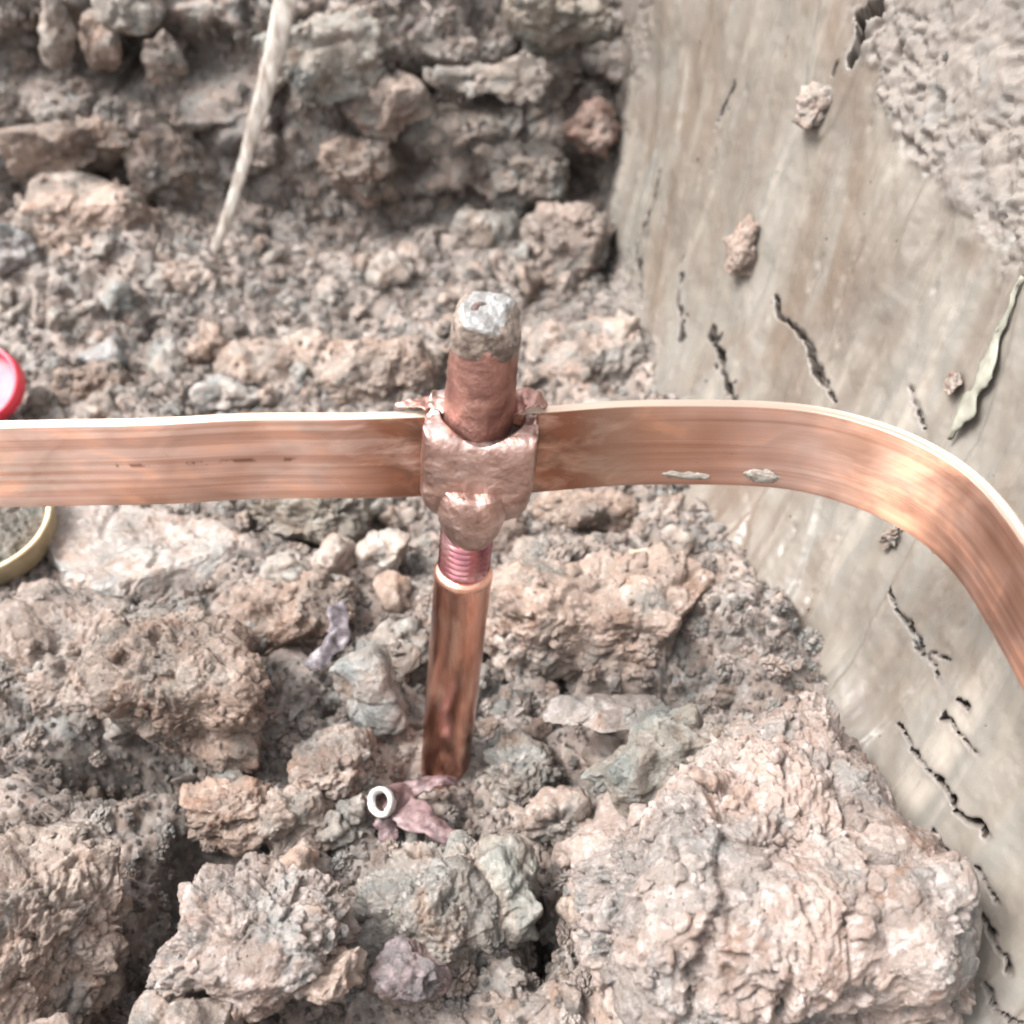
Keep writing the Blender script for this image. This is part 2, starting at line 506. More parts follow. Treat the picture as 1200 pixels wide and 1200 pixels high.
# ------------------------------------------------------------------ right trench wall, cut smooth by the shovel
CRACKS = [  # (half width mm, depth mm, [(Y, z) ...])
    (0.9, 6, [(373, 86), (365, 81), (351, 83), (340, 83), (332, 79), (320, 77), (309, 75)]),
    (0.8, 6, [(239, 51), (230, 49), (219, 49), (211, 49), (202, 48), (195, 49), (188, 51)]),
    (0.5, 5, [(219, 47), (210, 51), (206, 54)]),
    (1.1, 7, [(201, 30), (191, 30), (184, 31), (176, 33), (167, 35), (158, 36)]),
    (0.8, 6, [(167, 25), (160, 25), (155, 25)]),
    (0.8, 6, [(153, 31), (147, 30), (142, 30)]),
    (0.9, 6, [(143, 26), (136, 25), (127, 24)]),
    (0.8, 6, [(127, 19), (121, 19), (116, 21)]),
    (2.0, 9, [(407, 49), (389, 47), (374, 43), (362, 41)]),
    (2.6, 9, [(385, 172), (386, 179), (388, 185), (384, 190)]),
    (1.2, 8, [(510, 21), (514, 43), (520, 81)]),
    (1.0, 7, [(491, 22), (506, 40), (511, 56)]),
    (0.7, 3.5, [(463, 135), (462, 121), (461, 102)]),
    (0.6, 3, [(339, 124), (337, 114), (335, 103)]),
    (0.6, 2, [(251, 5), (263, 24), (272, 46), (271, 61)]),
    (0.6, 2.5, [(299, 15), (311, 25)]),
    (0.5, 2.2, [(285, 27), (290, 35)]),
    (1.6, 8, [(455, 55), (445, 44), (428, 35)]),
    (1.3, 7, [(520, 39), (497, 30)]),
    (0.7, 5, [(192, 44), (185, 45), (178, 47)]),
    (0.6, 4, [(284, 98), (277, 95), (270, 92)]),
    (0.9, 6, [(150, 17), (143, 17), (135, 14)]),
    (1.0, 6, [(470, 119), (468, 131), (466, 139)]),
    (0.6, 3, [(355, 110), (354, 97)]),
]
nu2, nv2 = 730, 380
Yw = np.linspace(0, 1, nu2); Yw = 50 + (680 - 50) * (.62 * Yw + .38 * Yw ** 2)
zw = np.linspace(0, 1, nv2); zw = -18 + 318 * (.55 * zw + .45 * zw ** 2)
YY, ZZ = np.meshgrid(Yw, zw, indexing='ij'); YY = YY.ravel(); ZZ = ZZ.ravel()
W = np.stack([wall_x(YY, ZZ), YY, ZZ], 1).astype(f32)
nrm = normals_grid(W, nu2, nv2)
if nrm[:, 0].mean() > 0: nrm = -nrm
gq = YY - .12 * ZZ - 22 * (1 - np.exp(-np.maximum(ZZ, -18) / 26))
st = np.stack([gq, ZZ * 1.1, 0 * ZZ], 1).astype(f32)
S3 = np.stack([st[:, 0], st[:, 1] * .1, 0 * ZZ], 1)
dis = 2.2 * fbm(S3, 34, 2, .5, 5) + .32 * fbm(S3, 8, 3, .55, 6) + .10 * fbm(np.stack([st[:, 0], st[:, 1] * .05, 0 * ZZ], 1), 2.2, 2, .5, 8)
dis += 4.0 * fbm(W, 80, 2, .5, 4)
# shovel steps: shallow long ledges along the stroke
ldg = fbm(np.stack([st[:, 0], st[:, 1] * .16, 0 * ZZ], 1), 38, 2, .5, 14)
dis += 1.2 * sstep(-.02, .05, ldg) + 1.1 * fbm(W, 16, 4, .5, 18)
# crumbly area high on the near end, and at the foot by the far corner
edge = 142 + np.maximum(0, YY - 305) * .45 + 14 * fbm(W, 30, 3, .55, 9)
rmask = sstep(-6, 6, ZZ - edge) * sstep(402, 384, YY + 10 * fbm(W, 20, 2, .5, 10))
foot = sstep(44, 14, ZZ + 16 * fbm(W, 34, 3, .55, 11) + 8) * sstep(335, 385, YY)
foot2 = sstep(10, 2, ZZ + 8 * fbm(W, 20, 3, .5, 12)) * sstep(225, 190, YY)
corner = sstep(560, 600, YY + 16 * fbm(W, 40, 2, .5, 13))
rough = np.clip(rmask * .9 + foot + foot2 + corner * .6, 0, 1)
sel = rough > .01
cd = np.zeros(len(W), f32)
c_, _t = crumbs(W[sel], 8, 1., (15, 6, 2.8, 1.5), (2.4, 1.9, 1.3, .8))
cd[sel] = c_ * rough[sel]
dis = dis * (1 - .6 * rough) + cd + 1.6 * rmask
# small pits scattered over the smooth face
F1, F2, idv, _q = worley(np.stack([YY - .2 * ZZ, ZZ * .55, 0 * ZZ], 1), 16, 3)
dis -= 1.6 * np.clip(1 - F1 / .10, 0, 1) * (idv > .55) * (1 - rough)
crk = np.zeros(len(W)); crk_ = np.zeros(len(W))
jit = fbm(W, 6, 4, .6, 15) * 1.6
jit2 = fbm(W, 6, 4, .6, 16) * 1.8
for hw, dep, pts in CRACKS:
    pa = np.array(pts, float)
    lo = pa.min(0) - 9; hi = pa.max(0) + 9
    s = np.where((YY > lo[0]) & (YY < hi[0]) & (ZZ > lo[1]) & (ZZ < hi[1]))[0]
    q = np.stack([YY[s] + jit[s], ZZ[s] + jit2[s]], 1)
    best = np.full(len(s), 99.); tpar = np.zeros(len(s))
    for k in range(len(pa) - 1):
        a = pa[k]; b = pa[k + 1] - a
        t = np.clip(((q - a) @ b) / (b @ b), 0, 1)
        dd = np.linalg.norm(q - a - t[:, None] * b, axis=1)
        best = np.minimum(best, dd)
    wv = hw * (.5 if pa[0, 0] < 345 else 1.0) * (.75 + 1.2 * fbm(W[s], 7, 3, .55, 17))
    if dep < 4:      # a faint scratch left by the blade, not a tear
        dis[s] -= .9 * np.exp(-(best / 1.3) ** 2)
        continue
    crk[s] = np.maximum(crk[s], dep * 2.2 * sstep(wv + .3, np.maximum(wv - .4, 0) - .3, best))
    crk_[s] = np.maximum(crk_[s], np.exp(-(best / (hw + .8)) ** 2))
W += nrm * dis[:, None]
W += (crk[:, None] * np.array([.45, .62, -.64])).astype(f32)      # tears run slanting down behind the face
st[:, 2] = np.maximum(rough, crk_)
link('trench_wall', mesh_np('trench_wall', W, grid_faces(nu2, nv2)[:, ::-1], uv=st), M_WALL,
     label='smooth shovel cut clay wall of the trench', kind='structure')

# ------------------------------------------------------------------ far end of the trench, torn clay
nu3, nv3 = 480, 250
xe = np.linspace(-470, 118, nu3); ze = np.linspace(-20, 300, nv3)
ze = -20 + 320 * (.6 * (np.linspace(0, 1, nv3)) + .4 * np.linspace(0, 1, nv3) ** 2)
XE, ZE = np.meshgrid(xe, ze, indexing='ij'); XE = XE.ravel(); ZE = ZE.ravel()
def end_y(x, z):
    return 606 + .20 * z - 26 * np.exp(-np.maximum(z, 0) / 26) + 18 * sstep(0, 90, x) * 0
E_ = np.stack([XE, end_y(XE, ZE), ZE], 1).astype(f32)
ne = normals_grid(E_, nu3, nv3)
if ne[:, 1].mean() > 0: ne = -ne
smooth = np.zeros(len(E_))
for (cx, cz, rx, rz) in [(-174, 96, 30, 26), (-122, 55, 18, 24), (-205, 150, 60, 18)]:
    q = ((XE - cx) / rx) ** 2 + ((ZE - cz) / rz) ** 2 + .35 * fbm(E_, 18, 2, .5, 33)
    smooth = np.maximum(smooth, sstep(1.25, .75, q))
c_, te = crumbs(E_, 5, 1., (42, 17, 7, 3.2), (18., 6., 2.2, .9), .5)
de = c_ * (1 - .9 * smooth) - 5 * smooth + 7 * fbm(E_, 70, 2, .5, 34)
for (cx, cz, rx, rz, dp) in [(-239, 106, 62, 15, -70), (-60, 86, 16, 13, -45), (-18, 84, 28, 9, -40), (-205, 62, 12, 9, -18),
                             (-160, 56, 8, 9, -12), (38, 40, 24, 14, -40), (-60, 50, 14, 9, -28), (-290, 118, 30, 12, -18),
                             (-75, 118, 40, 26, 12), (-20, 105, 34, 12, 16), (20, 134, 30, 14, 14), (-235, 140, 60, 14, 22), (-230, 70, 60, 18, 12)]:
    q = ((XE - cx) / rx) ** 2 + ((ZE - cz) / rz) ** 2
    de = de + dp * np.exp(-q * 1.2)
E_ += ne * de[:, None]
end_ob = link('trench_end', mesh_np('trench_end', E_, grid_faces(nu3, nv3), te), M_SOIL, label='torn clay face at the far end of the trench', kind='structure')

# ------------------------------------------------------------------ loose crumbs on the floor and the far face: too many to count, one object
def crumb_nodes(name, mat):
    g = bpy.data.node_groups.new(name, 'GeometryNodeTree')
    g.interface.new_socket('Geometry', in_out='INPUT', socket_type='NodeSocketGeometry')
    g.interface.new_socket('Geometry', in_out='OUTPUT', socket_type='NodeSocketGeometry')
    N = g.nodes; L = g.links
    gi = N.new('NodeGroupInput'); go = N.new('NodeGroupOutput')
    def fmath(op, a, b):
        n = N.new('ShaderNodeMath'); n.operation = op
        for q, x in enumerate((a, b)):
            if isinstance(x, (int, float)): n.inputs[q].default_value = x
            else: L.new(x, n.inputs[q])
        return n.outputs[0]
    variants = N.new('GeometryNodeGeometryToInstance')
    for k in range(8):
        ic = N.new('GeometryNodeMeshIcoSphere'); ic.inputs['Radius'].default_value = 1; ic.inputs['Subdivisions'].default_value = 5
        pos = N.new('GeometryNodeInputPosition')
        off = N.new('ShaderNodeVectorMath'); off.operation = 'ADD'; off.inputs[1].default_value = (k * 7.3 + 1, k * 3.1, 4)
        L.new(pos.outputs[0], off.inputs[0])
        def voro(scale, feat):
            wn_ = N.new('ShaderNodeTexNoise'); wn_.inputs['Scale'].default_value = 1.8; L.new(off.outputs[0], wn_.inputs['Vector'])
            wv_ = N.new('ShaderNodeVectorMath'); wv_.operation = 'MULTIPLY_ADD'; wv_.inputs[1].default_value = (.45, .45, .45)
            L.new(wn_.outputs['Color'], wv_.inputs[0]); L.new(off.outputs[0], wv_.inputs[2])
            vo = N.new('ShaderNodeTexVoronoi'); vo.feature = feat; vo.inputs['Scale'].default_value = scale
            L.new(wv_.outputs[0], vo.inputs['Vector'])
            return vo.outputs['Distance']
        nz = N.new('ShaderNodeTexNoise'); nz.inputs['Scale'].default_value = 1.1; nz.inputs['Detail'].default_value = 8; nz.inputs['Roughness'].default_value = .62
        L.new(off.outputs[0], nz.inputs['Vector'])
        ed = fmath('MINIMUM', fmath('MULTIPLY', voro(1.4, 'DISTANCE_TO_EDGE'), 2.4), .34)
        ed2 = fmath('MINIMUM', fmath('MULTIPLY', voro(3.6, 'DISTANCE_TO_EDGE'), 1.6), .12)
        f = fmath('ADD', fmath('ADD', ed, ed2), .40)
        f = fmath('ADD', f, fmath('MULTIPLY', fmath('SUBTRACT', nz.outputs[0], .35), .85))
        sc_ = N.new('ShaderNodeVectorMath'); sc_.operation = 'SCALE'
        L.new(pos.outputs[0], sc_.inputs[0]); L.new(f, sc_.inputs['Scale'])
        if k > 5:
            pn = N.new('GeometryNodePoints'); pn.inputs['Count'].default_value = 11
            rv = N.new('FunctionNodeRandomValue'); rv.data_type = 'FLOAT_VECTOR'; rv.inputs[0].default_value = (-1, -1, -1); rv.inputs['Seed'].default_value = 40 + k
            nv_ = N.new('ShaderNodeVectorMath'); nv_.operation = 'NORMALIZE'; L.new(rv.outputs[0], nv_.inputs[0])
            L.new(nv_.outputs[0], pn.inputs['Position'])
            ch = N.new('GeometryNodeConvexHull'); L.new(pn.outputs[0], ch.inputs[0])
            ic = None
        sp = N.new('GeometryNodeSetPosition'); L.new((ic.outputs['Mesh'] if ic else ch.outputs[0]), sp.inputs['Geometry'])
        if ic: L.new(sc_.outputs[0], sp.inputs['Position'])
        tr = N.new('GeometryNodeTransform'); tr.inputs['Scale'].default_value = [tuple(3 * MM * q for q in w_) for w_ in ((1, .8, .65), (1, 1, .7), (1.2, .8, .8), (.9, .9, .9), (1.1, .7, .5), (1, .9, .8), (1.2, .9, .6), (1, .8, .8))][k]
        L.new(sp.outputs[0], tr.inputs[0])
        sm = N.new('GeometryNodeSetMaterial'); sm.inputs['Material'].default_value = mat
        L.new(tr.outputs[0], sm.inputs[0])
        L.new(sm.outputs[0], variants.inputs[0])
    ip = N.new('GeometryNodeInstanceOnPoints')
    L.new(gi.outputs[0], ip.inputs['Points']); L.new(variants.outputs[0], ip.inputs['Instance'])
    ip.inputs['Pick Instance'].default_value = True
    rr = N.new('FunctionNodeRandomValue'); rr.data_type = 'FLOAT_VECTOR'; rr.inputs[1].default_value = (6.28, 6.28, 6.28)
    L.new(rr.outputs[0], ip.inputs['Rotation'])
    na = N.new('GeometryNodeInputNamedAttribute'); na.inputs['Name'].default_value = 'radius_m'
    L.new(na.outputs[0], ip.inputs['Scale'])
    L.new(ip.outputs[0], go.inputs[0])
    return g
rs = np.random.RandomState(3)
def scatter(Pg, nu_, nv_, count, keep, weight):
    # random points over a displaced grid, thinned by a noise mask
    Gd = Pg.reshape(nu_, nv_, 3)
    a = rs.rand(count * 3) * (nu_ - 2); b = rs.rand(count * 3) * (nv_ - 2)
    i_ = a.astype(int); j_ = b.astype(int)
    ar = np.linalg.norm(np.cross(Gd[i_ + 1, j_] - Gd[i_, j_], Gd[i_, j_ + 1] - Gd[i_, j_]), axis=1)
    q = Gd[i_, j_] + (Gd[i_ + 1, j_] - Gd[i_, j_]) * (a - i_)[:, None] + (Gd[i_, j_ + 1] - Gd[i_, j_]) * (b - j_)[:, None]
    msk = .12 + .88 * sstep(keep, keep + .3, fbm(q.astype(f32), 26, 3, .55, 140))
    pr = np.minimum(ar / np.percentile(ar, 60), 1.6) / 1.6 * msk * weight(q)
    return q[rs.rand(len(q)) < pr][:count]
def sizes(n_, lo, hi, a): return np.minimum(lo * (1 - rs.rand(n_)) ** (-1 / a), hi * (.6 + .4 * rs.rand(n_)))
q1 = scatter(P, nu, nv, 42000, -.6, lambda q: 1. + 0 * q[:, 0])
q2 = scatter(E_, nu3, nv3, 8000, -.3, lambda q: (q[:, 2] < 190) * 1.)
q3 = scatter(W, nu2, nv2, 420, .0, lambda q: .4 + 0 * q[:, 0])
qq = np.concatenate([q1, q2, q3])
rad = np.concatenate([sizes(len(q1), .75, 6.0, 2.0), sizes(len(q2), .8, 11, 1.6), .35 + rs.rand(len(q3)) ** 4 * 1.3])
big_ = rad > 2.5
near_rod = np.hypot(qq[:, 0] + 21, qq[:, 1] - 208) < 16
rad = np.where(near_rod, np.minimum(rad, 1.6), rad)
qq[:, 2] += np.where(big_, -.15 * rad, 0)

me = bpy.data.meshes.new('soil_crumbs')
me.vertices.add(len(qq)); me.vertices.foreach_set('co', (qq * MM).astype(f32).ravel())
at = me.attributes.new('radius_m', 'FLOAT', 'POINT'); at.data.foreach_set('value', (rad / 3).astype(f32))
me.update()
cr_ob = link('soil_crumbs', me, M_CLOD, label='fine clay crumbs strewn over the trench floor and far face', kind='stuff')
mod_ = cr_ob.modifiers.new('crumbs', 'NODES'); mod_.node_group = crumb_nodes('crumbs_on_points', M_RUBBLE)

def chip(seed):
    rs_ = np.random.RandomState(seed)
    bm = bmesh.new()
    a = rs_.normal(size=(11, 3)); a /= np.linalg.norm(a, axis=1, keepdims=True)
    a *= rs_.uniform(.7, 1.15, (11, 1)) * np.array([1, rs_.uniform(.6, .95), rs_.uniform(.45, .8)])
    for c in a: bm.verts.new(c)
    bmesh.ops.convex_hull(bm, input=bm.verts)
    bmesh.ops.delete(bm, geom=[x for x in bm.verts if not x.link_faces], context='VERTS')
    bmesh.ops.triangulate(bm, faces=bm.faces)
    bmesh.ops.recalc_face_normals(bm, faces=bm.faces)
    bm.verts.index_update()
    v = np.array([x.co[:] for x in bm.verts], f32); f = np.array([[x.index for x in p.verts] for p in bm.faces]); bm.free()
    return v, f
CHIPS = [chip(900 + k) for k in range(10)]
def knob(seed):
    v, f = ico(3); rs_ = np.random.RandomState(seed); v = v.copy()
    for _ in range(7):
        a = rs_.normal(size=3); a /= np.linalg.norm(a)
        v -= (np.clip(v @ a - rs_.uniform(.45, .8), 0, None) * .9)[:, None] * a.astype(f32)
    l, _i = lump(v * 3 + seed * 3.3, 2.6, seed)
    return (v * (1 + .3 * l + .25 * fbm(v + seed, .5, 3, .6, seed))[:, None] * rs_.uniform(.7, 1.2, 3)).astype(f32), f

# ------------------------------------------------------------------ clods
ICO = {}
def ico(n):
    if n not in ICO:
        bm = bmesh.new(); bmesh.ops.create_icosphere(bm, subdivisions=n, radius=1)
        v = np.array([x.co[:] for x in bm.verts], f32)
        f = np.array([[x.index for x in p.verts] for p in bm.faces])
        bm.free(); ICO[n] = (v, f)
    return ICO[n]

KNOBS = None
def clod_mesh(name, radii, seed, n=6, facets=5, rough=1., scales=None, amps=None, fine=.6, cut=.66, low=.24, e=2.7, crust=.06):
    global KNOBS
    if KNOBS is None: KNOBS = [knob(950 + k_) for k_ in range(10)]
    v, f = ico(n)
    rs = np.random.RandomState(seed)
    v = v.copy()
    if e != 2.: v = v * ((np.abs(v) ** e).sum(1) ** (-1 / e))[:, None]
    if facets:
        for _ in range(facets):
            a = rs.normal(size=3); a /= np.linalg.norm(a)
            c = cut + rs.rand() * .22
            dd = v @ a
            over = np.clip(dd - c, 0, None)
            v -= (over * .93)[:, None] * a.astype(f32)
    r = max(radii)
    dirn = v / (np.linalg.norm(v, axis=1, keepdims=True) + 1e-9)
    p = v * np.array(radii, f32)
    p = p + dirn * (low * r * fbm(p + seed * 13.7, r * .75, 3, .5, seed))[:, None]
    if scales is None:
        k = min(1., r / 26)
        scales = (26 * max(k, .45), 11 * max(k, .5), 4.6 * max(k, .6), 2.1); amps = (3.6 * max(k, .3), 2.3 * max(k, .4), 1.4 * max(k, .5), .85)
    d, tint = crumbs(p + seed * 57.3, seed, rough, scales, amps, fine, 1.0)
    nr = dirn / np.array(radii, f32); nr /= np.linalg.norm(nr, axis=1, keepdims=True)
    p = p + nr * d[:, None]
    if crust and n >= 6 and rough >= .7:
        # crumbs torn half loose from the lump, part of the same piece
        nf0 = len(f); flat_f = [np.zeros(nf0, bool)]
        tri = p[f]; ctr = tri.mean(1)
        an = np.cross(tri[:, 1] - tri[:, 0], tri[:, 2] - tri[:, 0]); ar = np.linalg.norm(an, axis=1) / 2
        msk = .10 + .9 * sstep(-.2, .15, fbm(ctr, 13, 3, .55, seed + 150))
        pr = ar * msk * crust * (nr[f[:, 0], 2] > -.25)
        pick = np.where(rs.rand(len(f)) < pr)[0]
        rad = np.minimum(.42 * (1 - rs.rand(len(pick))) ** (-1 / 1.9), min(4.0, .085 * r) * (.6 + .4 * rs.rand(len(pick))))
        var = rs.randint(0, len(CHIPS), len(pick))
        for q_ in range(len(CHIPS)):
          for lib, sel_ in ((CHIPS, rad < 1.3), (KNOBS, rad >= 1.3)):
            s_ = (var == q_) & sel_; kk = pick[s_]; K = len(kk)
            if not K: continue
            v0, f0 = lib[q_]
            qm, _ = np.linalg.qr(rs.normal(size=(K, 3, 3)))
            loc = np.einsum('kij,nj->kni', qm, v0) * rad[s_][:, None, None] + ctr[kk][:, None, :]
            fa = f0[None] + (len(p) + np.arange(K) * len(v0))[:, None, None]
            p = np.concatenate([p, loc.reshape(-1, 3).astype(f32)]); f = np.concatenate([f, fa.reshape(-1, 3)]); flat_f.append(np.full(K * len(f0), lib is CHIPS))
            tint = np.concatenate([tint, np.repeat(np.clip(tint[f[kk, 0]] * .5 + .35 * rs.randn(K), -1, 1), len(v0)).astype(f32)])
        me = mesh_np(name, p, f, tint)
        sh = me.attributes.new('sharp_face', 'BOOLEAN', 'FACE')
        sh.data.foreach_set('value', np.concatenate(flat_f))
        return me
    return mesh_np(name, p, f, tint)

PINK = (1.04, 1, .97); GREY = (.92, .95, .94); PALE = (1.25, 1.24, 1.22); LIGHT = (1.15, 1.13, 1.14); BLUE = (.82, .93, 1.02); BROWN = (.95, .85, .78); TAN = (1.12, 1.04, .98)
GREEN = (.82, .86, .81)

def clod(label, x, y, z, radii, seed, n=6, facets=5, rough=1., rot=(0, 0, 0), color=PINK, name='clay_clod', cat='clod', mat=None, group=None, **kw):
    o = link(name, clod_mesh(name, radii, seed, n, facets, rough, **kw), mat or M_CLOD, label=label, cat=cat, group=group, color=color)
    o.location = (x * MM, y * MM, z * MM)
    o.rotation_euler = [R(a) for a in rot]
    return o

# the large named pieces, nearest first
clod('huge pale crumbly clay block filling the bottom right against the wall', 64, 154, 16, (49, 45, 44), 11, 8, 5, 1., (0, 0, 12), LIGHT, cut=.86, low=.16, e=3.2, scales=(30, 13, 5.6, 2.4), amps=(5.5, 2.8, 1.4, .8), crust=.065)
clod('large rough clay lump at the bottom left corner of the picture', -127, 144, 14, (30, 25, 25), 12, 7, 5, 1., (0, 0, 20), TAN)
clod('broad pale lump of clay at the bottom, right of the dark hollow', -68, 138, 20, (26, 21, 17), 13, 7, 4, 1., (0, 0, -10), LIGHT)
clod('low rounded clod cut by the bottom edge of the picture below the broad pale lump', -80, 114, 16, (17, 13, 11), 14, 6, 4)
clod('small clod in the very bottom left corner below the large rough lump', -112, 112, 12, (11, 9, 8), 15, 5, 4)
clod('clay block with flat spade cut face beside the dark hollow at left', -105, 222, 16, (30, 22, 25), 16, 7, 7, .8, (8, 10, -16), BROWN, cut=.62)
clod('crumbly reddish mound right of the copper rod with dark overhang below', 34, 266, 12, (42, 26, 21), 17, 7, 3, 1., (0, 0, -8), TAN)
clod('grey crumbly lump in the foreground below the weld slag', -20, 153, 4, (25, 20, 16), 18, 7, 4, 1., (0, 0, 30), GREY)
clod('pale angular chip of clay beside the broad pale lump at the bottom', -44, 127, 24, (8.5, 7, 6.5), 19, 5, 8, .4, (20, 10, 30), TAN, cut=.55)
clod('dark purplish clod at the bottom centre', -26, 132, 16, (10, 8, 7.5), 20, 6, 4, .8, (0, 0, 0), (.72, .64, .70))
clod('flat pale slab of clay under the left run of copper strip', -150, 312, 0, (52, 26, 15), 21, 7, 7, .6, (0, 0, -14), (1.0, 1.01, 1.02), cut=.6, mat=M_SMOOTH, low=.1)
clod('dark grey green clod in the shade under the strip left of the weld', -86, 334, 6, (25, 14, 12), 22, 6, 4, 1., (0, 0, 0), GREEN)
clod('smooth pale pebble, left of the pair below the strip', -69, 299, 9, (8.5, 8, 10), 23, 5, 6, .15, (10, 20, 10), PALE, 'pebble', 'pebble', M_SMOOTH, cut=.6)
clod('smooth pale pebble with a dimple, right of the pair below the strip', -51, 305, 9, (11.5, 8, 7.5), 24, 5, 3, .15, (0, 0, 15), PALE, 'pebble', 'pebble', M_SMOOTH)
clod('blue grey stone like clod leaning left of the copper rod', -47, 228, 13, (9.5, 8, 15), 25, 6, 4, .15, (-30, -20, 10), (.86, .94, .97), mat=M_SMOOTH, cut=.85, low=.05, e=5.)
clod('grey rounded clod behind the blue grey stone left of the rod', -44, 254, 8, (14, 10, 9), 26, 6, 3, .7, (0, 0, 0), GREY)
clod('long pale grey slab on top edge of the huge block', 30, 205, 30, (22, 9, 5), 27, 6, 6, .55, (-8, 3, 4), (1.0, 1.05, 1.08), mat=M_SMOOTH, cut=.6, low=.1)
clod('wide crumbly heap at the left edge below the tin', -156, 252, 2, (40, 26, 18), 28, 7, 3, 1., (0, 0, 0), PINK)
clod('crumbly lump between the tin heap and the purple scrap', -92, 268, 2, (30, 22, 17), 29, 7, 3, 1., (0, 0, 0), BROWN)
clod('smooth grey green lump at the left foot of the huge block', -2, 160, 6, (11, 13, 13), 30, 6, 4, .35, (0, 0, 0), (.80, .84, .81), mat=M_SMOOTH)
clod('grey brown clod touching the right foot of the copper rod', 1, 203, 4, (12, 11, 10), 31, 6, 5, .8, (0, 0, 20), GREY)
clod('small oblong clod just behind the top of the copper rod', -27, 490, 8, (11, 7, 6), 32, 5, 3, .5, (0, 0, 20), BROWN)
clod('large grey lump beyond the top of the rod at the foot of the far face', -18, 582, 12, (28, 20, 22), 33, 6, 3, .8, (0, 0, 0), GREY)
clod('tall crumbly pile in the far corner beside the smooth wall', 30, 560, 14, (26, 20, 32), 34, 7, 3, 1., (0, 0, 0), PINK)
clod('round crumbly clod left of the rod above the strip', -64, 437, 8, (27, 20, 19), 35, 7, 3, 1., (0, 0, 0), TAN)
clod('crumbly grey pink lump right of the rod above the strip', 42, 458, 4, (29, 22, 16), 36, 7, 3, 1., (0, 0, 0), PINK)
clod('low pale lump midway along the left run behind the strip', -118, 462, 0, (36, 22, 14), 37, 6, 3, .8, (0, 0, 0), TAN)
clod('biggest heap of clay at the far left below the overhang', -250, 556, 14, (54, 32, 42), 38, 7, 4, 1., (0, 0, 0), TAN)
clod('blue grey pebble on the left edge above the red lid', -274, 530, 34, (15, 12, 13), 39, 5, 5, .3, (0, 0, 20), (.78, .9, 1.0), mat=M_SMOOTH)
clod('smaller blue grey pebble high on the left edge', -297, 595, 62, (13, 10, 8), 40, 5, 5, .3, (0, 0, 0), (.85, .98, 1.08), mat=M_SMOOTH)
clod('flat blue grey clod between the red lid and the round clod', -212, 462, 4, (15, 10, 7), 41, 5, 4, .4, (0, 0, 0), BLUE, mat=M_SMOOTH)
clod('small pale blue clod just above the strip left of the weld', -138, 426, 5, (16, 9, 8), 42, 5, 4, .5, (0, 0, 0), (1, 1.1, 1.15), mat=M_SMOOTH)
clod('rounded lump to the right of the far left heap', -186, 525, 6, (23, 18, 19), 43, 6, 3, 1., (0, 0, 0), PINK)
clod('brown clod with a dark cleft beside the red lid', -212, 440, 2, (18, 12, 14), 44, 6, 4, 1., (0, 0, 0), BROWN)
clod('small clod wedged at the left side of the huge block', 14, 182, 10, (10, 9, 9), 45, 5, 4, .9, (0, 0, 0), PINK)
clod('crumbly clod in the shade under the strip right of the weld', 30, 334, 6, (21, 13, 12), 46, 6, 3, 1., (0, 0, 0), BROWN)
clod('clod at the foot of the smooth wall below the strip', 60, 330, 2, (16, 14, 11), 47, 6, 4, 1., (0, 0, 0), PINK)
clod('rough clod between the reddish mound and the wall foot', 72, 292, 2, (14, 15, 11), 48, 6, 4, 1., (0, 0, 0), TAN)
clod('crumbly clod behind the top right corner of the huge block', 84, 242, 6, (14, 12, 10), 49, 6, 4, 1., (0, 0, 0), TAN)
clod('rough clod on the left edge above the large corner lump', -182, 262, 4, (15, 12, 11), 50, 6, 4)
clod('rounded clod right of the spade cut block', -86, 186, 6, (15, 11, 11), 51, 6, 4, 1., (0, 0, 0), BROWN)
clod('rounded clod between the spade cut block and the slag', -66, 184, 6, (11, 11, 10), 52, 6, 4, 1., (0, 0, 0), TAN)
clod('crumbly clod left of the slag tube', -58, 206, 3, (15, 13, 12), 53, 6, 4, 1., (0, 0, 0), PINK)
clod('pale smooth clod close behind the right side of the rod', 0, 258, 8, (11, 10, 10), 54, 5, 4, .4, (0, 0, 0), PALE, mat=M_SMOOTH)
clod('clod in the open just below the right run of strip', 14, 302, 6, (13, 12, 13), 55, 6, 4, 1., (0, 0, 0), PINK)
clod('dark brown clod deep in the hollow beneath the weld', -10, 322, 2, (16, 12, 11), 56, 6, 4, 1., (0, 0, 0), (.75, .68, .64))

clod('grey green crumbly patch of clay on the upper left of the huge block', 40, 180, 42, (19, 11, 11), 57, 6, 3, .9, (-20, 0, 14), (.80, .87, .85), low=.3)

# pieces on the far face
FF = dict(n=5, cat='clod')
clod('long clay flake hanging from the overhang, nearest the left edge', -240, 582, 132, (11, 7, 21), 61, 5, 9, .75, (0, 0, 10), GREY, 'clay_flake', 'flake', cut=.5)
clod('wide clay flake hanging from the overhang in the top left', -200, 582, 144, (16, 8, 20), 62, 5, 9, .75, (0, 10, 0), (.95, 1.02, 1.02), 'clay_flake', 'flake')
clod('short flake of clay below the overhang beside the smooth pinkish patch', -193, 597, 116, (12, 8, 14), 63, 5, 9, .75, (0, 0, 0), PINK, 'clay_flake', 'flake', cut=.5)
clod('clay flake cut by the top left corner of the picture', -278, 579, 140, (15, 8, 20), 64, 5, 9, .75, (0, 0, 0), PINK, 'clay_flake', 'flake', cut=.5)
clod('narrow flake between the two hanging flakes top left', -222, 592, 124, (10, 8, 17), 72, 5, 9, .75, (0, 0, 0), BROWN, 'clay_flake', 'flake')
clod('pale grey lump right of the root near the top', -104, 604, 112, (34, 18, 26), 65, 6, 9, .75, (0, 0, 0), (1.05, 1.15, 1.15))
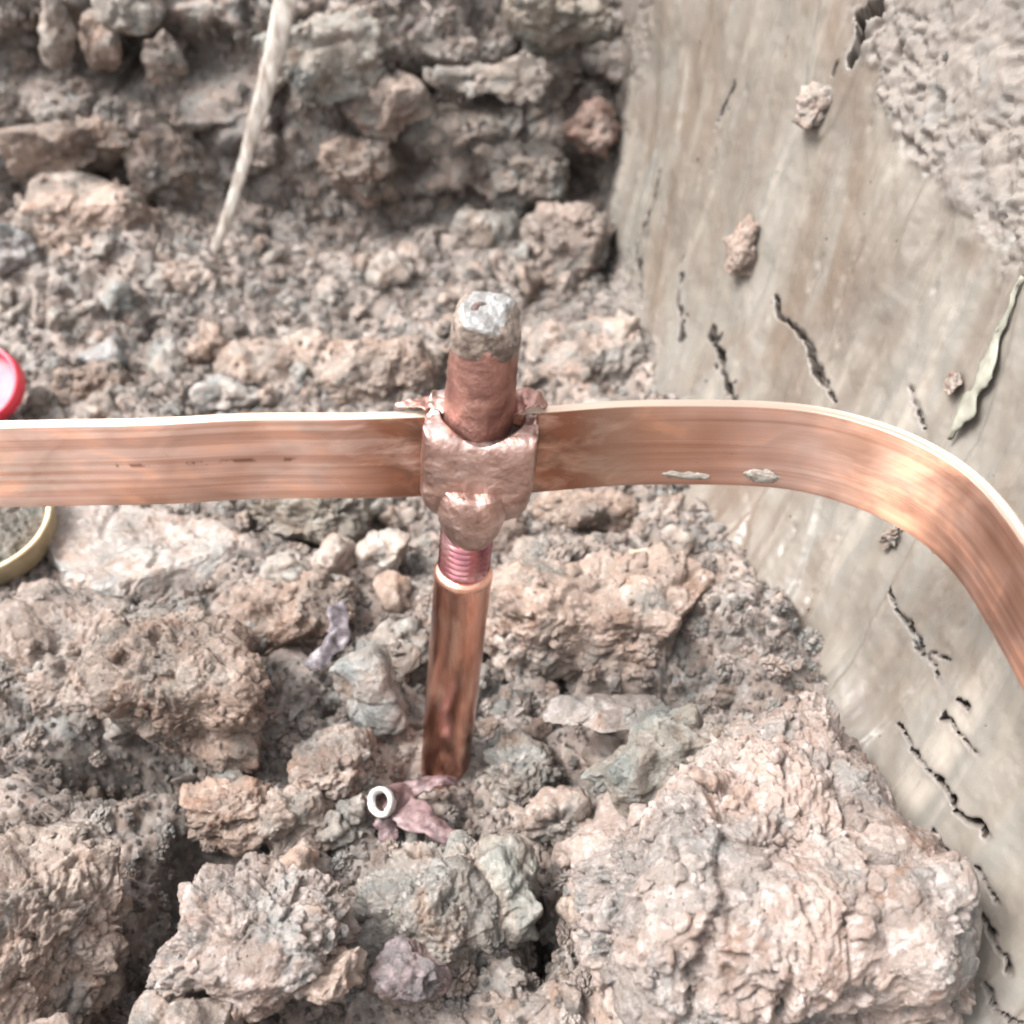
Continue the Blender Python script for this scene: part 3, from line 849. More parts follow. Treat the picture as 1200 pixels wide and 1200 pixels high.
clod('knobbly clod on the far face right of the brown smooth patch', -90, 596, 52, (22, 15, 23), 66, 6, 9, .75, (0, 0, 0), TAN)
clod('crumbly clod on the far face above the knobbly clod', -72, 600, 80, (29, 15, 22), 67, 6, 9, .75, (0, 0, 0), PINK, cut=.5)
clod('wide grey plate of clay jutting from the far face', -14, 598, 104, (39, 18, 16), 68, 6, 9, .75, (0, 0, 0), GREY, cut=.5)
clod('grey clay plate at the top beside the smooth wall', 24, 608, 132, (31, 15, 18), 69, 6, 9, .75, (0, 0, 0), GREEN)
clod('reddish pink nub where far face meets smooth wall', 46, 602, 74, (17, 12, 16), 70, 5, 9, .75, (0, 0, 0), (1.1, .88, .82))
clod('rounded grey lump on the far face above the tall corner pile', 4, 602, 52, (29, 18, 25), 71, 6, 9, .75, (0, 0, 0), GREY, cut=.5)
clod('lump on the far face left of the root', -206, 594, 58, (20, 14, 26), 73, 6, 9, .75, (0, 0, 0), PINK, cut=.5)
clod('lump at the far left under the dark overhang', -250, 592, 68, (36, 18, 18), 74, 6, 9, .75, (0, 0, 0), BROWN)

# clods stuck on the smooth wall
for lab, (yy, zz), rd, sd in [
    ('small clod stuck high on the smooth wall', (393, 153), (6, 7, 9), 81),
    ('crumbly clod stuck on the smooth wall above its jagged crack', (403, 93), (8, 10, 11), 82),
    ('small pale clod stuck on the wall under the bend of the strip', (251, 63), (4, 4.5, 5.5), 83),
    ('white speck of clay on the wall beside the pale smear', (267, 110), (2, 3.8, 4), 84)]:
    clod(lab, float(wall_x(yy, zz)) - rd[0] * .45, yy, zz, rd, sd, 5, 3, .9 if sd < 84 else .2, (0, 16, 0), TAN if sd < 84 else PALE)

# small loose clods scattered over the floor (copies share eight meshes)
rnd = random.Random(5)
protos = [clod_mesh('clay_clod', (6 * a, 5 * b, 4.4), 100 + q, 4, 5, 1., (7, 3.4, 1.9), (1.5, .9, .5), .3)
          for q, (a, b) in enumerate([(1, 1), (1.2, 1), (.9, 1.1), (1, .8), (1.1, 1.2), (.8, .9), (1.3, .9), (1, 1.1)])]
first = None
NS = 0
while NS < 230:
    y = 95 + rnd.random() ** 1.25 * 480
    x = rnd.uniform(-(90 + .5 * y), float(wall_x(y, 4)) - 4)
    if abs(x + 21) < 17 and abs(y - 205) < 26: continue
    s = rnd.choice([.5, .6, .7, .8, 1., 1.3]) * (1 + (y - 150) / 700)
    if first is None:
        o = link('clay_clod', protos[0], M_CLOD, label='small crumbly clay clod lying loose among the rubble of the trench floor', cat='clod', group='small loose clods on the trench floor')
        first = o
    else:
        o = first.copy(); col.objects.link(o)
        o.data = protos[NS % 8]
        if not o.data.materials: o.data.materials.append(M_CLOD)
    o.location = (x * MM, y * MM, (ground_at(x, y) + s * 2.2) * MM)
    o.rotation_euler = (rnd.uniform(0, 6.3), rnd.uniform(0, 6.3), rnd.uniform(0, 6.3))
    o.scale = (s, s, s)
    k = rnd.uniform(.82, 1.2); g = rnd.choice([(1.03, 1, .97), (1.03, 1, .97), (.9, .97, .98), (1, .9, .83)])
    o.color = (g[0] * k, g[1] * k, g[2] * k, 1)
    NS += 1

LAND = [((-22, 213), 'by the foot of the copper rod'), ((-40, 187), 'by the white ringed slag'), ((62, 200), 'beyond the huge block'),
        ((-112, 212), 'round the spade cut block'), ((-68, 138), 'round the broad pale lump'), ((-126, 150), 'by the bottom left lump'),
        ((34, 266), 'on the reddish mound'), ((-150, 312), 'on the pale slab under the strip'), ((-205, 330), 'beside the round tin'),
        ((-60, 300), 'round the two pale pebbles'), ((-20, 330), 'beneath the weld'), ((60, 330), 'at the wall foot under the strip'), ((-47, 240), 'round the blue grey stone'),
        ((-156, 250), 'on the wide heap below the tin'), ((-64, 437), 'round the round clod above the strip'), ((-225, 420), 'by the red lid'), ((42, 458), 'right of the rod top'),
        ((-18, 560), 'before the large grey lump'), ((45, 540), 'in the far corner by the smooth wall'), ((-186, 525), 'in front of the far left heap'),
        ((-250, 530), 'on the far left heap'), ((-120, 462), 'on the low pale lump'), ((-130, 540), 'near the lower end of the root'), ((-100, 400), 'just above the left run of strip'), ((-20, 153), 'on the grey lump below the slag')]
for o in [c for c in sc.objects if c.get('group') == 'small loose clods on the trench floor']:
    lx, ly = o.location.x * 1000, o.location.y * 1000
    w = min(LAND, key=lambda q: (q[0][0] - lx) ** 2 + (q[0][1] - ly) ** 2)[1]
    c_ = o.color; tone = 'brown' if c_[2] / c_[0] < .9 else ('grey' if c_[2] > c_[0] else 'pinkish')
    lum = c_[1]; tone = ('pale ' if lum > 1.08 else 'dark ' if lum < .9 else '') + tone
    s_ = o.scale.x / (1 + (ly - 150) / 700)
    o['label'] = ('tiny ' if s_ < .65 else 'small ' if s_ < .9 else 'middling ' if s_ < 1.2 else 'larger ') + tone + ' loose clay clod ' + w

same = {}
for o in [c for c in sc.objects if c.get('group') == 'small loose clods on the trench floor']: same.setdefault(o['label'], []).append(o)
for lab, os_ in same.items():
    if len(os_) < 2: continue
    os_.sort(key=lambda o: o.location.x / max(.1, o.location.y))
    for q_, o in enumerate(os_):
        o['label'] = lab + ', ' + ('leftmost' if q_ == 0 else 'rightmost' if q_ == len(os_) - 1 else ['', 'second', 'third', 'fourth', 'fifth', 'sixth'][q_] + ' from left')

# ------------------------------------------------------------------ the welded earthing joint
def lathe(prof, seg=64, wob=0., seed=0, cap=True):
    """prof: [(r, z)...] bottom to top -> verts, quads (numpy)"""
    pr = np.array(prof, float); m = len(pr)
    a = np.linspace(0, 2 * math.pi, seg, endpoint=False)
    V = np.stack([pr[:, None, 0] * np.cos(a), pr[:, None, 0] * np.sin(a), np.repeat(pr[:, 1:2], seg, 1)], 2).reshape(-1, 3)
    i, j = np.meshgrid(np.arange(m - 1), np.arange(seg), indexing='ij')
    q = np.stack([i * seg + j, i * seg + (j + 1) % seg, (i + 1) * seg + (j + 1) % seg, (i + 1) * seg + j], 2).reshape(-1, 4)
    return V, q

M_COP = copper('copper_rod', (.66, .33, .21), (.40, .15, .085), (.22, .42), grain=.25, pale=(.80, .52, .40))
M_THREAD = copper('thread_copper', (.36, .155, .16), (.19, .07, .10), (.12, .24), grain=.05, pale=(.72, .48, .50))
M_STUB = copper('rough_weld_copper', (.33, .185, .155), (.17, .085, .075), (.42, .58), grain=.8, pale=(.46, .29, .255))
M_COLLAR = copper('cast_weld_copper', (.43, .295, .255), (.23, .14, .12), (.30, .44), grain=.5, pale=(.54, .41, .385))
M_SILVER = plain('silvery_weld_crust', (.16, .15, .14), (.30, .295, .29), 4.5, .38, .5, .35)
M_CRUST = plain('tan_grey_weld_crust', (.075, .056, .046), (.21, .17, .14), 3., .5, .3, .6)
M_DARK = plain('slag_and_hole_shade', (.03, .022, .02), (.10, .06, .05), 2., .6, .3, .6)  # slag, and also the dark colour put in for shade inside holes
M_STRIP = strip_material()
AX = np.array([.1, 0, 1.]); AX /= np.linalg.norm(AX)
def axis(z): return np.array([-21.8 + .1 * z, 213., z])
joint = bpy.data.objects.new('earthing_joint', None); col.objects.link(joint)
joint.location = tuple(axis(0) * MM)
joint['label'] = 'copper earth rod standing in the clay with bent copper strip welded across it'
joint['category'] = 'earthing joint'
TILT = math.atan(.1)
def on_rod(V, z):
    """place verts made round the z axis onto the tilted rod, local to the joint (mm)"""
    c, s = math.cos(TILT), math.sin(TILT)
    x = V[:, 0] * c + V[:, 2] * s; zz = -V[:, 0] * s + V[:, 2] * c
    return np.stack([x + .1 * z, V[:, 1], zz + z], 1)

# shaft
prof = [(0, -45), (8.1, -45)] + [(8.1 + .05 * math.sin(q), -45 + q * 3) for q in range(1, 41)] + [(8.2, 79), (8.3, 81), (8.25, 82.5), (7.9, 83.4), (7.2, 83.9), (6.2, 84.2)]
V, q = lathe(prof, 96)
V[:, :2] *= (1 + .004 * fbm(V.astype(f32), 5, 3, .5, 90))[:, None]
t_ = NT('scratched_copper_rod'); t_.b.inputs['Metallic'].default_value = 1
tc = t_.new('ShaderNodeTexCoord'); mmn = t_.new('ShaderNodeVectorMath', operation='SCALE'); mmn.inputs['Scale'].default_value = 1000
t_.ln(tc.outputs['Object'], mmn.inputs[0]); vv = mmn.outputs[0]
sepz = t_.new('ShaderNodeSeparateXYZ'); t_.ln(vv, sepz.inputs[0])
k1 = t_.noise(t_.vmul(vv, (2.6, 2.6, .07)), 1., 4, .6, .1)
k2 = t_.noise(t_.vmul(vv, (.16, .16, .05)), 1., 4, .6, .5)
cc = t_.ramp(k2, (.34, (.62, .30, .22)), (.5, (.72, .39, .30)), (.66, (.86, .56, .46)))
cc = t_.mix(t_.ramp(k1, (.34, G(.25)), (.46, G(0))), cc, (.46, .19, .13))
cc = t_.mix(t_.ramp(k1, (.58, G(0)), (.72, G(.6))), cc, (.88, .64, .50))
foot_dark = t_.math('MULTIPLY', .62, t_.math('MULTIPLY', t_.math('SUBTRACT', 1., t_.math('DIVIDE', t_.math('SUBTRACT', sepz.outputs[2], 2.), 20.), True), t_.ramp(k2, (.40, G(.35)), (.58, G(1.))), True))  # rod colour darkens towards its foot, broken up by noise
cc = t_.mix(foot_dark, cc, (.16, .075, .055))
t_.ln(cc, t_.b.inputs['Base Color'])
t_.ln(t_.ramp(k1, (.35, G(.22)), (.65, G(.10))), t_.b.inputs['Roughness'])
t_.ln(t_.bump(k1, .3, .0004), t_.b.inputs['Normal'])
shaft = link('rod', mesh_np('rod', on_rod(V, 0), q), t_.m, joint)
# thread
prof = [(5.5, 83)]
z = 84.
while z < 104:
    prof += [(5.8, z), (7.25, z + .85), (7.3, z + 1.0), (5.8, z + 1.75)]; z += 2.0
prof += [(5.5, z)]
V, q = lathe(prof, 72)
link('thread', mesh_np('thread', on_rod(V, 0), q), M_THREAD, shaft)
# riser stub above the collar
prof = [(8.2, 126), (8.9, 134), (8.75, 138)] + [(8.6 - .02 * k, 139 + k * .8) for k in range(22)] + [(8.3, 157.5), (7.8, 158.4), (5, 159)]
V, q = lathe(prof, 96)
nn = fbm(V.astype(f32), 3.2, 4, .6, 91)
V[:, :2] *= (1 + .03 * nn + .02 * np.sin(V[:, 2] * 1.9) * .3)[:, None]
riser = link('weld_riser', mesh_np('weld_riser', on_rod(V, 0), q), M_STUB, joint)

def blob(center, half, e=2.2, n=6, amp=.5, sc_=4., seed=0, shear=None):
    """rounded block, superellipsoid of exponent e (mm, rod local)"""
    v, f = ico(n)
    p = np.abs(v) ** e
    r = (p.sum(1)) ** (-1. / e)
    u = v * r[:, None]
    x = u * np.array(half, f32)
    x = x + v * (amp * fbm(x + seed * 7, sc_, 4, .55, seed))[:, None]
    return x + np.array(center, f32), f
# silver grey crust: tapering crown with a tilted flat top and a dark tube for its pit
v, f = ico(6)
p = v * ((np.abs(v) ** 3.).sum(1) ** (-1 / 3.))[:, None] * np.array([8.0, 8.0, 8.8], f32)
p[:, 2] = np.where(p[:, 2] < -3, -3, p[:, 2])
tn = np.array([.10, -.34, .93]); tn /= np.linalg.norm(tn)
dd = p @ tn; p -= (np.clip(dd - 7.0, 0, None) * .97)[:, None] * tn
side_t = np.array([.62, -.45, .64]); side_t /= np.linalg.norm(side_t)
dd = p @ side_t; p -= (np.clip(dd - 7.0, 0, None) * .9)[:, None] * side_t
p += v * (.5 * fbm(p + 3., 3., 4, .6, 92))[:, None]
flat = (np.abs(p @ tn - 7.0) < .9) & (p[:, 2] > 1)
ft = flat[f].all(1)
pc = on_rod(p + np.array([0, 0, 158.2], f32), 0)
crust = link('crust', mesh_np('crust', pc, f[~ft]), M_CRUST, riser)
link('crust_top', mesh_np('crust_top', pc, f[ft]), M_SILVER, crust)
# path of a dark tube that paints the shade of a curved hole
SHADE_PATH = [(-3.6, -.6), (-3.9, .6), (-3.3, 1.8), (-2.0, 2.4), (-.7, 2.2)]
# collar: squarish cast block with rounded bottom corners and a notch round the riser
v, f = ico(7)
e = 6.5
u = v * ((np.abs(v) ** e).sum(1) ** (-1 / e))[:, None]
c = u * np.array([14.2, 12.0, 14.2], f32)
dn = np.clip(-c[:, 2] - 3.5, 0, None)
c[:, 0] *= 1 - .0032 * dn ** 1.9
c[:, 1] *= 1 - .0020 * dn ** 1.9
rr = np.hypot(c[:, 0], c[:, 1])
c[:, 2] -= sstep(4, 12, c[:, 2]) * 4.2 * sstep(10.8, 9.4, rr)
rim = sstep(11, 14, np.abs(c[:, 0])) * (c[:, 2] > 6)
c[:, 2] += 2.0 * rim * (.6 + fbm(c, 5., 2, .5, 95))
c[:, 2] -= 1.9 * np.exp(-(c[:, 0] / 6.5) ** 2) * sstep(2, 12, c[:, 2]) * sstep(3, -3, c[:, 1])
c += v * (.42 * fbm(c, 4.5, 4, .55, 96))[:, None]
collar = link('weld_collar', mesh_np('weld_collar', on_rod(c + np.array([1.0, -.6, 122.5], f32), 0), f), M_COLLAR, joint)
# the heart shaped bead at the front foot of the collar
v, f = ico(6)
b_ = v * ((np.abs(v) ** 2.3).sum(1) ** (-1 / 2.3))[:, None] * np.array([9.0, 8.6, 12.2], f32)
b_[:, 0] *= 1 - .018 * np.clip(-b_[:, 2], 0, None)
b_[:, 2] -= np.clip(b_[:, 2] - 7., 0, None) * .75
b_[:, 2] -= sstep(0, 7, b_[:, 2]) * .45 * np.exp(-(b_[:, 0] / 2.0) ** 2)
b_ += v * (.35 * fbm(b_, 4.2, 4, .6, 97))[:, None]
link('weld_bead', mesh_np('weld_bead', on_rod(b_ + np.array([.4, -8.6, 112.6], f32), 0), f), M_COLLAR, collar)
# dark slag left in the notch between collar and riser
v, f = ico(5)
b_ = v * np.array([11.8, 10.6, 2.6], f32) + v * (.8 * fbm(v * 6, 2., 4, .6, 98))[:, None]
link('slag_residue', mesh_np('slag_residue', on_rod(b_ + np.array([1.0, -.8, 131.3], f32), 0), f), M_DARK, collar)
# copper strip: 25 x 3 mm, on edge, bent round towards the camera at the right
path = [(-420, 196), (-300, 201.5), (-125, 208.3), (-76, 210.4), (-25, 212.3), (6, 214.2), (34, 216.6), (50, 217.3), (64, 216.6), (76, 214.4), (86, 210.2), (95, 203.6),
        (101.5, 195), (105.5, 185), (107.6, 174), (108.4, 160), (108.6, 140), (108.2, 100), (107, 40), (104, -60), (100, -220)]
pp = np.array(path, float)
def catmull(P_, per=26):
    out = []
    for i in range(len(P_) - 1):
        p0 = P_[max(i - 1, 0)]; p1 = P_[i]; p2 = P_[i + 1]; p3 = P_[min(i + 2, len(P_) - 1)]
        d1 = np.linalg.norm(p2 - p1)
        m1 = (p2 - p0) / (np.linalg.norm(p2 - p0) + 1e-9) * d1; m2 = (p3 - p1) / (np.linalg.norm(p3 - p1) + 1e-9) * d1
        for k in range(per):
            t = k / per
            out.append((2 * t ** 3 - 3 * t ** 2 + 1) * p1 + (t ** 3 - 2 * t ** 2 + t) * m1 + (-2 * t ** 3 + 3 * t ** 2) * p2 + (t ** 3 - t ** 2) * m2)
    out.append(P_[-1])
    return np.array(out)
cp = catmull(pp)
tg = np.gradient(cp, axis=0); tg /= np.linalg.norm(tg, axis=1, keepdims=True)
nn = np.stack([tg[:, 1], -tg[:, 0]], 1)           # front side (towards camera / inside of bend)
sl = np.concatenate([[0], np.cumsum(np.linalg.norm(np.diff(cp, axis=0), axis=1))])
u0 = sl[np.argmin(np.abs(cp[:, 0] + 8.5) + 1e3 * (cp[:, 1] < 190))]
# cross section (offset behind the front face, height) with softly rounded edges
r_ = .3; T = 3.2; Hs = 25.
sec = []
for (cx_, cz_, a0) in [(r_, r_, 180), (T - r_, r_, 270), (T - r_, Hs - r_, 0), (r_, Hs - r_, 90)]:
    for k in range(4):
        a = R(a0 + k * 30); sec.append((cx_ + r_ * math.cos(a), cz_ + r_ * math.sin(a)))
fr = [(0, Hs - r_ - (Hs - 2 * r_) * k / 7) for k in range(1, 7)]
sec = sec + fr
sec = np.array(sec); ms = len(sec)
wave = .5 * np.sin(sl / 31.) + .35 * np.sin(sl / 13.7 + 1)
cp = cp + nn * (.35 * np.sin(sl / 17. + 2) + .25 * np.sin(sl / 7.3))[:, None] * ((sl > 200) & (sl < 560))[:, None]
V = []
for i in range(len(cp)):
    b = cp[i][None, :] - nn[i][None, :] * (sec[:, 0:1] + .0)
    V.append(np.stack([b[:, 0], b[:, 1], 109.2 + sec[:, 1] + wave[i] * .5], 1))
V = np.concatenate(V)
i, j = np.meshgrid(np.arange(len(cp) - 1), np.arange(ms), indexing='ij')
q = np.stack([i * ms + j, (i + 1) * ms + j, (i + 1) * ms + (j + 1) % ms, i * ms + (j + 1) % ms], 2).reshape(-1, 4)
stv = np.stack([np.repeat(sl - u0, ms), np.tile(sec[:, 1], len(cp)), np.tile(sec[:, 0] * .5, len(cp))], 1)
off = axis(0)
strip = link('copper_strip', mesh_np('copper_strip', V - off, q, uv=stv, uv2=True), M_STRIP, joint)

# clay smears stuck to the strip
M_SMEAR = plain('dried_clay', (.15, .125, .10), (.25, .235, .21), 3, .8, 0, .6)
for lab, u_, w_, rx, rz, sd in [('pale grey green dab of clay stuck on the strip before its bend', 66.5, 3.6, 4.6, 1.9, 120),
                                ('thin brown crust of dry clay left of the pale dab on the strip', 47, 3.4, 6.5, 1.0, 121)]:
    k = int(np.argmin(np.abs(sl - u0 - (u_ + 8))))
    v, f = ico(4)
    b_ = v * np.array([rx, .7, rz], f32); b_ += v * (.8 * fbm(v * 6 + sd, 2.2, 4, .6, sd))[:, None] * np.array([1, .3, 1])
    o = link('clay_smear', mesh_np('clay_smear', b_, f), M_SMEAR, label=lab, cat='clay smear')
    pt = cp[k] + nn[k] * .2
    o.location = (pt[0] * MM, pt[1] * MM, (109.2 + w_) * MM)
    o.rotation_euler = (0, R(6), math.atan2(tg[k][1], tg[k][0]))

# ------------------------------------------------------------------ slag left beside the rod
M_SLAG = plain('purple_brown_slag', (.045, .026, .027), (.15, .10, .10), 4, .5, .2, .6)
M_ASH = plain('white_ash_ring', (.24, .22, .205), (.38, .365, .35), 2.5, .6, 0, .5)
slag = bpy.data.objects.new('weld_slag', None); col.objects.link(slag)
slag.location = (-39 * MM, 187 * MM, 9 * MM)
slag['label'] = 'purplish copper weld slag with a white ringed tube lying before the rod'; slag['category'] = 'slag'
def tube_mesh(pts, rads, seg=14, hollow=None, noise=0., seed=0, flat=1.):
    P_ = np.array(pts, float); n_ = len(P_)
    T_ = np.gradient(P_, axis=0); T_ /= np.linalg.norm(T_, axis=1, keepdims=True)
    V_ = []
    upv = np.array([0, 0, 1.]) if abs(T_[0][2]) < .8 else np.array([0, 1., 0])
    for k in range(n_):
        s1 = np.cross(T_[k], upv); s1 /= np.linalg.norm(s1); s2 = np.cross(s1, T_[k])
        a = np.linspace(0, 2 * math.pi, seg, endpoint=False)
        V_.append(P_[k] + rads[k] * (np.cos(a)[:, None] * s1 + np.sin(a)[:, None] * s2 * flat))
    V_ = np.concatenate(V_)
    if noise: V_ = V_ + np.stack([fbm(V_.astype(f32), 4., 3, .6, seed + z_) for z_ in range(3)], 1) * noise
    i, j = np.meshgrid(np.arange(n_ - 1), np.arange(seg), indexing='ij')
    q_ = np.stack([i * seg + j, i * seg + (j + 1) % seg, (i + 1) * seg + (j + 1) % seg, (i + 1) * seg + j], 2).reshape(-1, 4)
    return V_, q_
# the tube: outer wall, lip, inner wall
d_ = np.array([-.55, -.55, .63]); d_ /= np.linalg.norm(d_)
o_ = np.array([4.5, 3.5, -1.5])
ss = [0, 2, 4, 6, 8, 9.4, 10, 10.2, 10, 8.5, 6.]
rr_ = [5.2, 4.9, 4.6, 4.4, 4.3, 4.4, 4.2, 3.7, 2.9, 2.6, 2.2]
V, q = tube_mesh([o_ + d_ * s for s in ss[:5]], rr_[:5], 24, noise=.5, seed=3)
tube = link('slag_tube', mesh_np('slag_tube', V, q), M_SLAG, slag)
pts_l = [o_ + d_ * s for s in (7.4, 8.4, 9.4, 10.0)]; 
prof = [(4.2, -2.4), (4.6, -1.4), (4.75, -.4), (4.6, .3), (4.1, .6), (3.5, .5), (2.9, -.1), (2.7, -1.2)]
V, q = lathe(prof, 40)
z3 = d_; x3 = np.cross([0, 0, 1.], z3); x3 /= np.linalg.norm(x3); y3 = np.cross(z3, x3)
V = V[:, :1] * x3 + V[:, 1:2] * y3 + V[:, 2:] * z3
V = V + np.stack([fbm(V.astype(f32), 2.6, 3, .6, 60 + z_) for z_ in range(3)], 1) * .35 + o_ + d_ * 9.6
link('ash_ring', mesh_np('ash_ring', V, q), M_ASH, tube)
V, q = lathe([(2.72, -1.0), (2.5, -3), (2.2, -5), (.01, -5.2)], 32)
V = V[:, :1] * x3 + V[:, 1:2] * y3 + V[:, 2:] * z3 + o_ + d_ * 9.6
link('bore', mesh_np('bore', V, q), M_DARK, tube)  # shade inside the tube painted by the dark colour
# fins
def sheet(ctrl, wid, thick=.9, seed=0, n_=40, m_=14, crumple=1.2):
    """ragged curved sheet along a spine with its own thickness"""
    c_ = np.array(ctrl, float)
    tt_ = np.linspace(0, 1, n_)
    sp = np.stack([np.interp(tt_, np.linspace(0, 1, len(c_)), c_[:, k]) for k in range(3)], 1)
    for _ in range(4): sp[1:-1] = (sp[:-2] + sp[1:-1] * 2 + sp[2:]) / 4
    w_ = np.interp(tt_, np.linspace(0, 1, len(wid)), wid)
    tg_ = np.gradient(sp, axis=0); tg_ /= np.linalg.norm(tg_, axis=1, keepdims=True)
    sd_ = np.cross(tg_, [0, 0, 1.]); sd_ /= np.linalg.norm(sd_, axis=1, keepdims=True) + 1e-9
    g = np.linspace(-1, 1, m_)
    rag = 1 + .25 * fbm(np.stack([tt_ * 30, 0 * tt_, 0 * tt_], 1).astype(f32), 3, 2, .5, seed)
    V_ = sp[:, None, :] + sd_[:, None, :] * (g[None, :, None] * (w_ * rag)[:, None, None])
    V_ = V_.reshape(-1, 3)
    up_ = crumple * fbm(V_.astype(f32), 6, 3, .5, seed + 1)
    top = V_.copy(); top[:, 2] += up_ + np.tile(-.12 * (g ** 2) * w_.max(), n_)
    gi = np.tile(1 - np.abs(g) ** 4 * .7, n_)
    bot = top.copy(); bot[:, 2] -= thick * gi
    F_ = grid_faces(n_, m_)
    A_ = np.concatenate([top, bot])
    F2_ = np.concatenate([F_, F_[:, ::-1] + len(top)])
    # rim
    ring = [k for k in range(m_)] + [k * m_ + m_ - 1 for k in range(1, n_)] + [(n_ - 1) * m_ + k for k in range(m_ - 2, -1, -1)] + [k * m_ for k in range(n_ - 2, 0, -1)]
    rim_ = np.array([[ring[k], ring[(k + 1) % len(ring)], ring[(k + 1) % len(ring)] + len(top), ring[k] + len(top)] for k in range(len(ring))])
    return A_, np.concatenate([F2_, rim_])
for ctrl, wid, sd in [([(1, 2, 1), (8, -3, 2.5), (17, -9, 2), (26, -14, 0)], [5, 5.2, 3.2, 1.2], 5),
                      ([(3, 3, 0), (8, 6, 1.5), (15, 8, 2.5), (22, 9, 1)], [4.5, 3.5, 2.6, 1.6], 6),
                      ([(2, 2, 0), (1, -4, -1), (2, -9, -4)], [4.5, 4.5, 2.5], 7)]:
    V, q = sheet(ctrl, wid, .9, sd)
    link('slag_fin', mesh_np('slag_fin', V, q), M_SLAG, slag)

# dark tube laid in the crust as the shade of its blow hole
e1 = np.cross([0, 1, 0], tn); e1 /= np.linalg.norm(e1); e2 = np.cross(tn, e1)
V, q = tube_mesh([e1 * a + e2 * b + tn * 6.75 for a, b in catmull(np.array(SHADE_PATH), 5)], np.interp(np.linspace(0, 1, 21), [0, .2, .7, 1], [.5, 1.0, .75, .3]), 14, noise=.15, seed=44, flat=.7)
link('hole_shade', mesh_np('hole_shade', on_rod(V + np.array([0, 0, 158.2]), 0), q), M_DARK, crust)
# ragged copper flash squeezed out behind the strip
for ctrl, wid, sd in [([(-8, 1.5, 136.0), (-13, 2.5, 137.0), (-17, 3, 136.6), (-21, 2.5, 135.2)], [4, 3.4, 2.2, .8], 101),
                      ([(8, 2, 136.6), (11, 2.2, 138.2), (14, 2.2, 138.4), (16.5, 1.5, 136.4)], [4.5, 4, 3.2, 1.5], 102)]:
    V, q = sheet(ctrl, wid, 1.0, sd, crumple=1.3)
    V = V + np.array([13.8, 0, 0])
    link('weld_flash', mesh_np('weld_flash', V - np.array([0, 0, 0.]), q), M_STUB, collar)

# crumpled purple scrap left of the rod
M_PURP = plain('purple_grey_scrap', (.04, .032, .037), (.13, .112, .12), 4, .45, .1, .5)
V, q = sheet([(-8, -10, 2), (-3, -6, 3), (2, 0, 6), (1, 8, 9), (-1, 15, 9)], [3.5, 3.2, 3.5, 4, 2.5], .7, 11, crumple=2.5)
o = link('foil_scrap', mesh_np('foil_scrap', V, q), M_PURP, label='crumpled purplish scrap lying on the clay left of the rod', cat='scrap')
o.location = (-62 * MM, 250 * MM, 12 * MM)

# flat brown dried strip below the right run of strip
V, q = sheet([(-12, 2, 1), (-4, 1, 2.5), (5, -1, 2.5), (12, -3, 1)], [2, 3.4, 3.6, 1.5], 1.4, 12, crumple=1.)
M_TWIG = plain('dry_brown_bark', (.26, .18, .13), (.42, .31, .24), 4, .75, 0, .7)
o = link('bark_strip', mesh_np('bark_strip', V, q), M_TWIG, label='flat brown strip of bark on the mound near the wall foot', cat='bark')
o.location = (56 * MM, 288 * MM, 20 * MM)

# pale root running down the far face
t = NT('pale_root')
tc = t.new('ShaderNodeTexCoord'); mmn = t.new('ShaderNodeVectorMath', operation='SCALE'); mmn.inputs['Scale'].default_value = 1000
t.ln(tc.outputs['Object'], mmn.inputs[0])
k = t.noise(t.vmul(mmn.outputs[0], (.22, .22, .05)), 1., 6, .65, .2)
t.ln(t.ramp(k, (.36, (.15, .12, .095)), (.5, (.28, .245, .215)), (.66, (.40, .37, .335))), t.b.inputs['Base Color'])
t.b.inputs['Roughness'].default_value = .7
t.ln(t.bump(k, .6, .001), t.b.inputs['Normal'])
rp = catmull(np.array([(-104, 590, 200), (-112, 578, 165), (-118, 571, 142), (-128, 564, 114), (-140, 560, 86), (-154, 553, 54), (-170, 546, 22), (-180, 540, 4)], float), 10)
rl = np.linspace(0, 1, len(rp))
V, q = tube_mesh(rp, np.interp(rl, [0, .3, .6, 1], [7.2, 5.8, 3.6, 1.8]), 18, noise=.6, seed=20, flat=.25)
rt = link('root', mesh_np('root', V - np.array([-180, 540, 4]), q), t.m, label='pale straight root running down the far face of the trench', cat='root')
rt.location = (-180 * MM, 540 * MM, 4 * MM)

# greenish pale smear of leaf on the wall at the right edge
M_LEAF = plain('pale_dead_leaf', (.13, .125, .10), (.20, .195, .16), 8, .6, 0, .5)
lp = []
for (yy, zz) in [(266, 146), (264, 134), (260, 121), (258, 109), (257, 97)]:
    lp.append((float(wall_x(yy, zz)) - 1.6, yy, zz))
lp = np.array(lp)
sp = catmull(lp, 8)
wd = np.interp(np.linspace(0, 1, len(sp)), [0, .3, .6, 1], [.7, 2.6, 5.2, .6]) * (1 + .8 * fbm((sp * np.array([0, 1, 1])).astype(f32), 7, 3, .6, 77))
tgl = np.gradient(sp, axis=0); tgl /= np.linalg.norm(tgl, axis=1, keepdims=True)
g = np.linspace(-1, 1, 9)
fr_ = sp[:, None, :] + np.array([0, 1., 0])[None, None, :] * (g[None, :, None] * wd[:, None, None])
fr_ = fr_.reshape(-1, 3)
fr_[:, 1] += 1.6 * fbm(fr_.astype(f32), 6, 3, .6, 78)
fr_[:, 0] += .9 * fbm(fr_.astype(f32), 5, 3, .5, 71) + np.tile(g ** 2 * .9, len(sp))
bk = fr_.copy(); bk[:, 0] += .5
F_ = grid_faces(len(sp), 9)
m_ = 9; n_ = len(sp)
